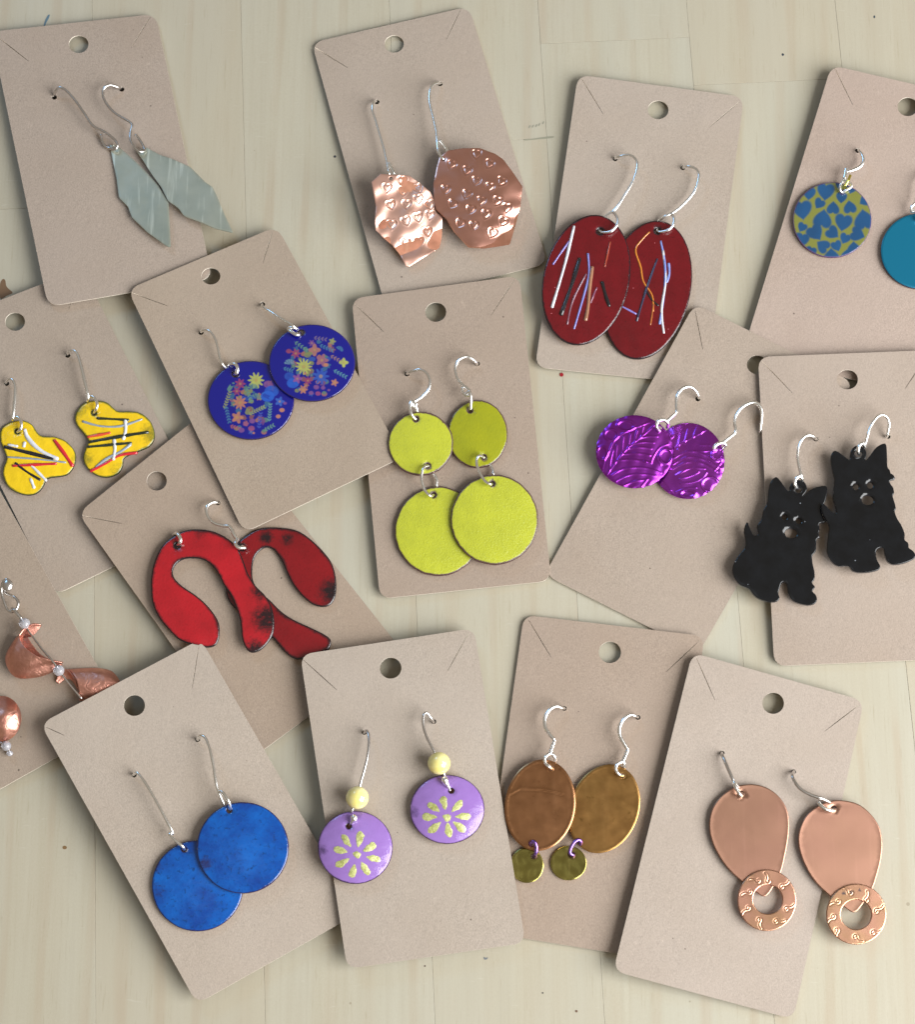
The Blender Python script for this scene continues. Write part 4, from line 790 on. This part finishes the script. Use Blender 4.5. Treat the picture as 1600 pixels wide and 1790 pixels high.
for P, cc, hole, a, M, pats, wp, lp, lab in (
    (RB, (510, 1020), (772, 408), 7, REDD, [(225, 75, 0, 0)], [(604, 82, -4), (590, 78, 8), (550, 78, 14), (512, 110, 17), (515, 170, 18), (560, 225, 18), (630, 248, 18), (680, 255, 19), (712, 315, 19), (738, 352, 18)], [(742, 345, 18), (722, 378, 22), (742, 408, 22), (790, 410, 18), (775, 400, 8)], 'right red horseshoe earring, darker and lying behind, with its silver hook'),
    (RA, (370, 1030), (293, 395), 14, RED, [], None, [(268, 318, 6), (290, 305, 18), (316, 335, 22), (316, 370, 20), (293, 398, 9)], 'left red horseshoe earring, brighter red, lying over its twin')):
    t = thing_at('horseshoe_earring', 10, cc[0], cc[1], lab); hx, hy = Z('j', [hole])[0]
    zz = lambda a_, b_: Z('j', [(a_, b_)])[0]
    pt = [(*zz(950, 335), 17, 1.), (*zz(1105, 345), 17, .8), (*zz(1430, 730), 32, .95)] if P is RB else [(*zz(960, 930), 38, .95), (*zz(900, 740), 24, .8), (*zz(470, 290), 20, .7), (*zz(870, 1150), 24, .9), (*zz(560, 300), 12, .5)]
    plate('enamel_arch', t.o, t.loc, catmull(Z('j', P), True, 3), [ell(hx, hy, 5.0, 4.8, n=14)], rel_hf(10, cc[0], cc[1], a, .0, .02, 3, 110), 4.4, 6, [M, OB, BACK], bev=1.8, relief=lambda X, Y, ed: .6*vnoise(X, Y, 60, 12), patches=pt, insets=(1.5, 4., 8.))
    if wp: wire(t, 10, 'j', wp, SILVER, 2.6, rvar=[2.0, 2.4, 3.1, 2.4, 2.6, 3.2, 2.8])
    wire(t, 10, 'j', lp, SILVER, 3.0, 'wire_loop')

# ---- card 11: curled copper
def loft(curves, hs, nu=26, nv=14, crinkle=0.):
    """curves: pixel polylines; hs: heights (px) for each; returns a smooth sheet through them"""
    C = []
    for c, h in zip(curves, hs):
        q = catmull(np.array(c, float), False, 6); q = resample(q, max(1e-3, 1), False); d = np.linspace(0, len(q)-1, nu)
        q = np.stack([np.interp(d, np.arange(len(q)), q[:, k]) for k in range(2)], -1)
        hh = np.interp(np.linspace(0, 1, nu), np.linspace(0, 1, len(h)), h); C.append(np.c_[q, hh])
    C = np.array(C); out = np.array([catmull(C[:, i], False, nv) for i in range(nu)])   # nu x m x 3
    if crinkle: out[..., 2] += crinkle*vnoise(out[..., 0], out[..., 1], 7, 31)+crinkle*.8*vnoise(out[..., 0], out[..., 1], 4, 32)
    m = out.shape[1]; V = W(out[..., 0].ravel(), out[..., 1].ravel(), out[..., 2].ravel())
    Fc = [(i*m+j, i*m+j+1, (i+1)*m+j+1, (i+1)*m+j) for i in range(nu-1) for j in range(m-1)]
    return V, Fc
def sheet(name, t, lofts, mat, th=.0004):
    V = np.zeros((0, 3)); Fc = []
    for v, f in lofts: Fc += [tuple(i+len(V) for i in q) for q in f]; V = np.vstack([V, v])
    o = mesh_obj(name, V, Fc, [mat], None, t.o, t.loc); m = o.modifiers.new('thickness', 'SOLIDIFY'); m.thickness = th; m.offset = 0
    return o
t = thing_at('curled_earring', 11, 70, 1140, 'curled copper earring with clear beads on a long wire, running under the pale card')
k = 'k'; B = 17.
wire(t, 11, k, lift([(25, 215), (40, 250), (80, 268), (122, 292), (143, 330), (130, 375), (98, 398), (60, 385), (35, 330), (14, 260), (12, 215), (30, 160), (58, 148), (88, 180), (75, 220), (52, 210)], [22, 22, 22, 24, 25, 25, 25, 25, 26, 27, 29, 32, 33, 32, 32, 31]), STEEL, 2.4)
wire(t, 11, k, [(98, 372, 20), (96, 395, 26), (110, 385, 30), (135, 415, 30), (165, 452, 28)], STEEL, 2.8, 'wire_loop')
wire(t, 11, k, [(165, 450, 27), (240, 570, 27), (320, 680, 30), (400, 772, 32), (460, 850, 28), (520, 935, 24), (640, 1080, 18)], STEEL, 1.6, 'wire_rod', wob=.02)
(x, y), = Z(k, [(56, 192)]); ball('coiled_wire_end', t.o, t.loc, x, y, float(HF[11](x, y))+32, 10.0, STEEL, (.85, 1.1, .5))
for bx, by, br, hh in ((192, 492, 44, 27), (460, 858, 42, 28)):
    (x, y), = Z(k, [(bx, by)]); ball('clear_bead', t.o, t.loc, x, y, float(HF[11](x, y))+hh, br/4.475, BEADC, (1, 1, .95))
z = lambda P: [p for p in Z(k, P)]
A1 = loft([z([(200, 560), (250, 650), (330, 740), (480, 805)]), z([(150, 590), (110, 690), (200, 790), (470, 830)]), z([(130, 600), (45, 760), (120, 905), (300, 905), (440, 850), (485, 812)]), z([(132, 600), (100, 730), (200, 830), (360, 810), (480, 802)]), z([(152, 585), (180, 660), (270, 735), (380, 772), (492, 795)])],
          [(19, 19, 19, 22), (19, 19, 19, 22), (30, 31, 31, 32, 32, 34), (44, 50, 50, 46, 40), (48, 56, 58, 52, 42)])
A2 = loft([z([(155, 640), (185, 600), (250, 590), (300, 540)]), z([(148, 590), (190, 545), (255, 520), (322, 505)]), z([(155, 585), (185, 530), (250, 495), (320, 498)])], [(30, 34, 34, 38), (48, 46, 44, 40), (46, 50, 50, 44)])
sheet('copper_curl', t, [A1, A2], COPPERF)
B1 = loft([z([(530, 853), (640, 846), (780, 845), (880, 872), (940, 950)]), z([(560, 872), (680, 880), (820, 900), (930, 960)]), z([(595, 930), (720, 960), (840, 970), (945, 990)]), z([(615, 1010), (740, 1040), (860, 1040), (950, 1030)]), z([(625, 1092), (740, 1110), (850, 1110), (950, 1070)])],
          [(22, 22, 22, 22, 22), (34, 34, 34, 30), (40, 38, 36, 30), (36, 34, 30, 27), (24, 22, 22, 22)], crinkle=.0)
B2 = loft([z([(442, 930), (470, 870), (530, 853), (590, 925)]), z([(440, 950), (480, 900), (540, 890), (598, 950)]), z([(460, 962), (500, 935), (560, 930), (612, 1010)])], [(24, 30, 32, 34), (22, 24, 24, 28), (20, 20, 20, 20)])
sheet('copper_curl', t, [B1, B2], COPPERF)
t = thing_at('curled_earring', 11, 4, 1256, 'rounded crinkled copper piece with a clear bead, cut off by the left edge')
(x, y), = Z(k, [(10, 1235)])
plate('copper_curl', t.o, t.loc, ell(x, y, 155/4.475, 178/4.475, .1, 60), [], rel_hf(11, x, y, 8, 0, 0, 24, 40), 2.2, 1.8, [COPPERF, COPPERF, BACK], bev=.8, relief=lambda X, Y, ed: 1.5*vnoise(X, Y, 30, 3), insets=(), ostep=3)
(x, y), = Z(k, [(48, 1448)]); ball('clear_bead', t.o, t.loc, x, y, float(HF[11](x, y))+11, 38/4.475, BEADC)
(x, y), = Z(k, [(76, 1506)]); ball('clear_bead', t.o, t.loc, x, y, float(HF[11](x, y))+8, 25/4.475, BEADC, (1, .9, .9))
wire(t, 11, k, [(0, 1420, 10), (48, 1448, 11), (85, 1515, 8)], STEEL, 1.8, 'wire_rod')

# ---- card 12: cobalt discs
CE = metal('oxidised_copper_edge', (.36, .13, .13), (.16, .06, .12), .3, 300)
for spec, hole, a, wp, lp, pat, lab in (((650, 1288, 358, 356), (545, 1005), 9, [(150, 424, -4), (155, 412, 8), (175, 403, 14), (215, 445, 18), (272, 532, 20), (340, 650, 21), (400, 762, 21), (440, 838, 20), (458, 880, 18)], [(458, 880, 16), (432, 878, 20), (445, 905, 22), (495, 948, 22), (538, 985, 20), (548, 1008, 8)],
       [(272, 1512, 16, .8), (270, 1555, 34, .5)], 'lower-left cobalt blue disc, partly hidden under its twin'),
      ((1004, 991, 360, 357), (898, 700), 19, [(652, 152, -4), (655, 132, 9), (678, 113, 16), (715, 138, 20), (746, 220, 24), (771, 330, 26), (786, 430, 28), (802, 515, 28), (825, 580, 27), (858, 652, 18)], [(820, 560, 28), (838, 552, 31), (868, 585, 33), (898, 640, 31), (905, 695, 18)],
       [(359, 1510, 17, .9), (477, 1462, 22, .35), (380, 1420, 20, .35)], 'upper-right cobalt blue disc, lying over its twin')):
    (x, y), = Z('l', [spec[:2]]); t = thing_at('cobalt_earring', 12, x, y, lab)
    disc(t, 'enamel_disc', 12, 'l', spec, [hole], rel_hf(12, x, y, a, .0, .0, 3.5, 80), [COBALT, CE, BACK], th=3.8, bev=2.2, wav=.12, hr=4.6, patches=pat)
    wire(t, 12, 'l', wp, SILVER, 2.5, wob=.1); wire(t, 12, 'l', lp, SILVER, 2.6, 'wire_loop')

# ---- card 13: lavender daisies
def petal_outline(cx, cy, ang, L, Wd):
    t = np.linspace(0, 2*np.pi, 18, endpoint=False); u = np.cos(t)*L/2; v = np.sin(t)*Wd/2*(.66+.34*np.cos(t))
    u = u*(1+rng.uniform(-.08, .08, 18)); v = v*(1+rng.uniform(-.28, .28, 18)); c, s = math.cos(ang), math.sin(ang)
    return np.stack([cx+c*u-s*v, cy+s*u+c*v], -1)
LP = [(363, 1052), (458, 1038), (530, 1100), (560, 1180), (497, 1250), (410, 1270), (333, 1208), (318, 1120)]
RP = [(1080, 772), (1175, 797), (1218, 870), (1190, 943), (1113, 968), (1012, 948), (975, 875), (1005, 805)]
for spec, hole, bead, blob, cen, pet, a, wp, lab in (((426, 1098, 276, 269), (378, 942), (441, 733), ((415, 878), (388, 936)), (435, 1152), LP, 15, [(490, 260, -4), (497, 246, 8), (514, 243, 14), (527, 300, 20), (521, 400, 24), (500, 500, 26), (472, 600, 26), (457, 660, 25), (440, 733, 23), (402, 825, 20), (395, 850, 12)],
       'left lavender disc with a gold daisy below a yellow bead, overlapping the neighbouring card'),
      ((1103, 818, 276, 254), (1133, 682), (1043, 480), ((1087, 600), (1125, 680)), (1098, 877), RP, 13, [(1005, 180, -4), (1000, 172, 8), (985, 150, 16), (952, 110, 22), (930, 128, 25), (927, 200, 26), (950, 280, 27), (985, 350, 27), (1015, 410, 26), (1043, 480, 23), (1080, 560, 20), (1085, 580, 12)],
       'right lavender disc with a gold daisy below a yellow bead, wholly on its card')):
    (x, y), = Z('m', [spec[:2]]); t = thing_at('daisy_earring', 13, x, y, lab); hf0 = rel_hf(13, x, y, a, .0, .0, 11, 66)
    disc(t, 'enamel_disc', 13, 'm', spec, [hole], hf0, [LAV, CE, BACK], th=3.6, bev=2.2, wav=.25, hr=4.8, patches=[(x-58, y+5, 14, .8), (x+5, y-60, 18, .6)])
    wire(t, 13, 'm', wp, STEEL, 2.2, wob=.03)
    (bx, by), = Z('m', [bead]); ball('bead', t.o, t.loc, bx, by, float(HF[13](bx, by))+23, 81/4.2105, BEADY)
    (p1, p2) = Z('m', list(blob)); h1 = float(hf0(*map(np.array, p1)))
    tube('wire_end', t.o, t.loc, [(p1[0]+1, p1[1]-2, h1+7), (p1[0], p1[1]+2, h1+7), ((p1[0]*.4+p2[0]*.6), (p1[1]*.4+p2[1]*.6), h1+4.5), (p2[0], p2[1], h1-1)], 3, SILVER, rvar=[5.8, 6.4, 6.0, 3.4, 2.6, 2.6])
    (cx, cy), = Z('m', [cen])
    for q in pet:
        (qx, qy), = Z('m', [q]); ang = math.atan2(qy-cy, qx-cx); L = rng.uniform(25, 29)
        plate('petal', t.o, t.loc, petal_outline(qx, qy, ang, L, 17.5), [], lambda X, Y, hf0=hf0: hf0(X, Y)+.75, 1.0, 3, [GOLDLEAF, GOLDLEAF], bev=.7, insets=(), back=False, ostep=2.5)
    plate('flower_centre', t.o, t.loc, petal_outline(cx, cy, .4, 15, 18), [], lambda X, Y, hf0=hf0: hf0(X, Y)+.9, 1.1, 3, [GOLDLEAF, GOLDLEAF], bev=.8, insets=(), back=False, ostep=2.5)

# ---- card 14: bronze ovals and coins
for spec, phi, holes, coin, ch, a, M, wp, coil, lp, ring, lab in (
    ((925, 1005, 285, 375), 20, [(1080, 732), (715, 1285)], (631, 1452, 149, 142), (665, 1380), 8, BRONZE2, [(1207, 256, -4), (1200, 250, 8), (1180, 242, 14), (1140, 232, 18), (1085, 270, 20), (1050, 340, 20), (1057, 410, 19), (1090, 470, 18), (1120, 517, 17)], [(1122, 518, 17), (1082, 612, 16)],
     [(1095, 665, 8), (1090, 632, 14), (1075, 618, 16), (1032, 640, 19), (1022, 685, 20), (1048, 722, 18), (1082, 730, 9)], [(728, 1300, 7), (733, 1275, 14), (712, 1260, 17), (678, 1282, 18), (650, 1330, 17), (645, 1370, 15), (668, 1385, 12), (665, 1378, 4)], 'right bronze oval with a small olive coin hung below on a violet ring'),
    ((398, 975, 290, 378), 8, [(490, 670), (328, 1292)], (290, 1470, 137, 145), (345, 1397), 15, BRONZE, [(602, 183, -4), (595, 178, 8), (575, 176, 14), (530, 162, 19), (480, 187, 22), (440, 250, 23), (440, 330, 24), (475, 390, 25), (516, 436, 25)], [(518, 438, 25), (480, 548, 24)],
     [(527, 612, 14), (515, 572, 21), (480, 552, 24), (440, 582, 27), (442, 632, 27), (475, 662, 26), (497, 672, 16)], [(318, 1305, 14), (330, 1280, 22), (352, 1278, 24), (368, 1320, 22), (362, 1370, 18), (345, 1400, 8)], 'left bronze oval with a crease across it, its olive coin half under the neighbouring card')):
    (x, y), = Z('n', [spec[:2]]); t = thing_at('bronze_earring', 14, x, y, lab)
    cr = np.array(Z('n', [(150, 885), (235, 838), (400, 845), (520, 865), (580, 885)]))
    rf = (lambda X, Y, ed: .2*vnoise(X, Y, 60, 4)+.9*np.exp(-((ed-3.2)/1.2)**2)+(.9*np.exp(-(segdist(cr, X, Y, False)/1.3)**2)-.7*np.exp(-(segdist(cr+np.array([.6, 2.2]), X, Y, False)/1.3)**2))) if phi == 8 else (lambda X, Y, ed: .2*vnoise(X, Y, 60, 7)+.5*np.exp(-((ed-3.0)/1.2)**2))
    disc(t, 'oval_plate', 14, 'n', spec, holes, rel_hf(14, x, y, a, .0, .0, 2, 85), [M, GOLDEDGE, BACK], th=3.0, bev=.8, step=2.4, hr=4.4, tilt=math.radians(phi), relief=rf)
    (x2, y2), = Z('n', [coin[:2]]); disc(t, 'coin', 14, 'n', coin, [ch], rel_hf(14, x2, y2, 4 if phi == 20 else 6, .0, .0), [BRASS, GOLDEDGE, BRASS], th=1.8, bev=.6, step=3, hr=4.2, relief=lambda X, Y, ed: .4*vnoise(X, Y, 30, 4)+.3*np.exp(-((ed-2)/1)**2))
    wire(t, 14, 'n', wp, SILVER, 2.4, rvar=[2.0, 2.0, 2.8, 3.2, 3.4, 2.4])
    c0, c1 = [np.array(p) for p in Z('n', coil)]; L = np.linalg.norm(c1[:2]-c0[:2]); d = (c1-c0)/L; nn = np.array([-d[1], d[0]]); q = []
    for s in np.linspace(0, 1, 8*9+1):
        p = c0+(c1-c0)*s; an = s*8*2*np.pi; q.append((p[0]+nn[0]*2.9*math.cos(an), p[1]+nn[1]*2.9*math.cos(an), float(HF[14](p[0], p[1]))+p[2]+2.9*math.sin(an)))
    C = W(*np.array(q).T); V, Fc = tube_mesh(C, 1.35*U, 6); mesh_obj('wire_coil', V, Fc, [SILVER], None, t.o, t.loc)
    wire(t, 14, 'n', lp, SILVER, 2.7, 'wire_loop'); wire(t, 14, 'n', ring, VIOLETW, 2.8, 'jump_ring')

# ---- card 15: copper teardrops with rings
TA = [(450, 362), (560, 385), (650, 450), (705, 540), (720, 640), (712, 750), (690, 870), (665, 970), (615, 1070), (550, 1147), (470, 1100), (390, 1040), (310, 970), (240, 880), (182, 765), (161, 650), (180, 540), (240, 450), (335, 385)]
TB = [(1090, 475), (1200, 500), (1290, 570), (1350, 660), (1372, 770), (1362, 890), (1335, 1000), (1302, 1095), (1245, 1185), (1178, 1258), (1100, 1215), (1000, 1137), (900, 1040), (830, 925), (788, 800), (790, 690), (840, 580), (930, 510), (1010, 480)]
def spirals(P, k='o'):
    S = []
    for i, (x, y, r0) in enumerate(P):
        (px, py), = Z(k, [(x, y)]); t_ = np.linspace(0, 1, 20); R_ = 1.2+3.2*t_; an = r0+t_*5.2
        sp_ = np.stack([px+R_*np.cos(an), py+R_*np.sin(an)], -1); T0 = an[-1]+1.2; tl = [sp_[-1]+np.array([math.cos(T0-.06*q), math.sin(T0-.06*q)])*q for q in (3, 6, 9, 12)]; S.append(np.vstack([sp_, tl]))
    return S
SA = spirals([(505, 1035, 4), (578, 1040, 5), (672, 1080, 0), (445, 1112, 3.5), (432, 1225, 3), (507, 1310, 2), (630, 1322, .6), (702, 1235, .2)])
SB = spirals([(1150, 1118, 4.4), (1062, 1180, 3.5), (1262, 1172, 5.5), (1332, 1250, 0), (1028, 1285, 3), (1052, 1382, 2.2), (1182, 1430, 1.2), (1310, 1400, .4)])
RING = enamel('stained_copper_ring', (.5, .3, .2), (.5, .3, .2)) if False else None
MR = MT('stamped_copper_ring'); nA = MR.noise(120, 4, .6); bs = MR.mix(MR.ramp(nA, (.35, 0.), (.7, 1.)), (.62, .33, .24), (.50, .30, .17))
bs = MR.mix(MR.ramp(MR.math('ADD', MR.attr('patch').outputs['Fac'], MR.math('MULTIPLY', MR.math('SUBTRACT', MR.noise(700, 3, .8), .5), 2.2)), (.62, 0.), (.95, .9)), bs, (.06, .07, .10))
MR.set(col=bs, rough=.30, metal=1.); MR = MR.m
for P, cc, hole, rg, inn, S_, a, wp, lp, pt, lab in ((TA, (1310, 1460), (385, 427), (565, 1173, 205, 215), (570, 1166, 103, 103), SA, 10, [(250, 142, -4), (251, 155, 6), (270, 200, 14), (300, 270, 18), (335, 345, 19), (365, 385, 10)], [(335, 342, 20), (340, 368, 22), (358, 405, 22), (382, 440, 20), (388, 425, 8)], None, 'left copper teardrop with a swirl-stamped ring, wholly on its card'),
      (TB, (1470, 1497), (1032, 530), (1190, 1270, 210, 212), (1188, 1272, 107, 105), SB, 11, [(755, 272, -4), (748, 282, 6), (742, 305, 14), (762, 350, 18), (805, 400, 20), (870, 435, 21), (950, 462, 21), (1005, 490, 12)], [(925, 490, 22), (945, 515, 24), (985, 540, 24), (1025, 546, 20), (1042, 535, 8)], [(1477, 1563, 11, .8), (1490, 1558, 8, .8), (1503, 1555, 9, .75)], 'right copper teardrop with a dark-stained ring, hanging off its card onto the table')):
    t = thing_at('teardrop_earring', 15, cc[0], cc[1], lab); hx, hy = Z('o', [hole])[0]; hfT = rel_hf(15, cc[0], cc[1], a, .0, .0, 0, 80)
    plate('teardrop_plate', t.o, t.loc, catmull(Z('o', P), True, 5), [ell(hx, hy, 5.2, 4.6, n=16)], hfT, 2.8, 6, [COPPERT, COPPERT, BACK], bev=.9, relief=lambda X, Y, ed: .2*vnoise(X, Y, 120, 15)+.25*np.exp(-((ed-1.5)/1.)**2), insets=(1., 2., 4.))
    (x2, y2), (x3, y3) = Z('o', [rg[:2]])[0], Z('o', [inn[:2]])[0]
    def rr(X, Y, ed, S_=S_):
        z_ = .12*vnoise(X, Y, 60, 3)
        for s in S_: z_ = z_+1.0*np.exp(-(segdist(s, X, Y, False)/1.0)**2)-.6*np.exp(-(segdist(s, X, Y, False)/2.2)**2)
        return z_
    plate('stamped_ring', t.o, t.loc, ell(x2, y2, rg[2]/4, rg[3]/4, n=90), [ell(x3, y3, inn[2]/4, inn[3]/4, n=60)], lambda X, Y, hfT=hfT: hfT(X, Y)+4.4, 3.4, 1.0, [MR, COPPER, BACK], bev=1.1, relief=rr, insets=(), ostep=2.5, patches=pt)
    wire(t, 15, 'o', wp, STEEL, 2.7, wob=.04); wire(t, 15, 'o', lp, SILVER, 2.9, 'wire_loop')

# ------------------------------------------------------------------ clearance between stacked cards (printed, for checking only)
if True:
    def chk(top, bot, tho=2.3):
        T_, B_ = rounded(CD[top]['q'], 5), rounded(CD[bot]['q'], 5)
        gx, gy = np.meshgrid(np.arange(-50, 1700, 9.), np.arange(0, 1790, 9.)); X, Y = gx.ravel(), gy.ravel()
        m = inside(T_, X, Y) & inside(B_, X, Y)
        if m.any(): print('gap', top, bot, round(float((HF[top](X[m], Y[m])-HF[bot](X[m], Y[m])).min()-tho), 1))
    for a_, b_ in ((1, 5), (6, 1), (6, 10), (6, 7), (6, 5), (10, 5), (7, 2), (11, 5), (8, 3), (8, 4), (9, 8), (9, 4), (14, 8), (15, 14), (13, 14), (13, 12), (13, 10), (12, 10), (12, 11), (12, 5), (3, 2)): chk(a_, b_)
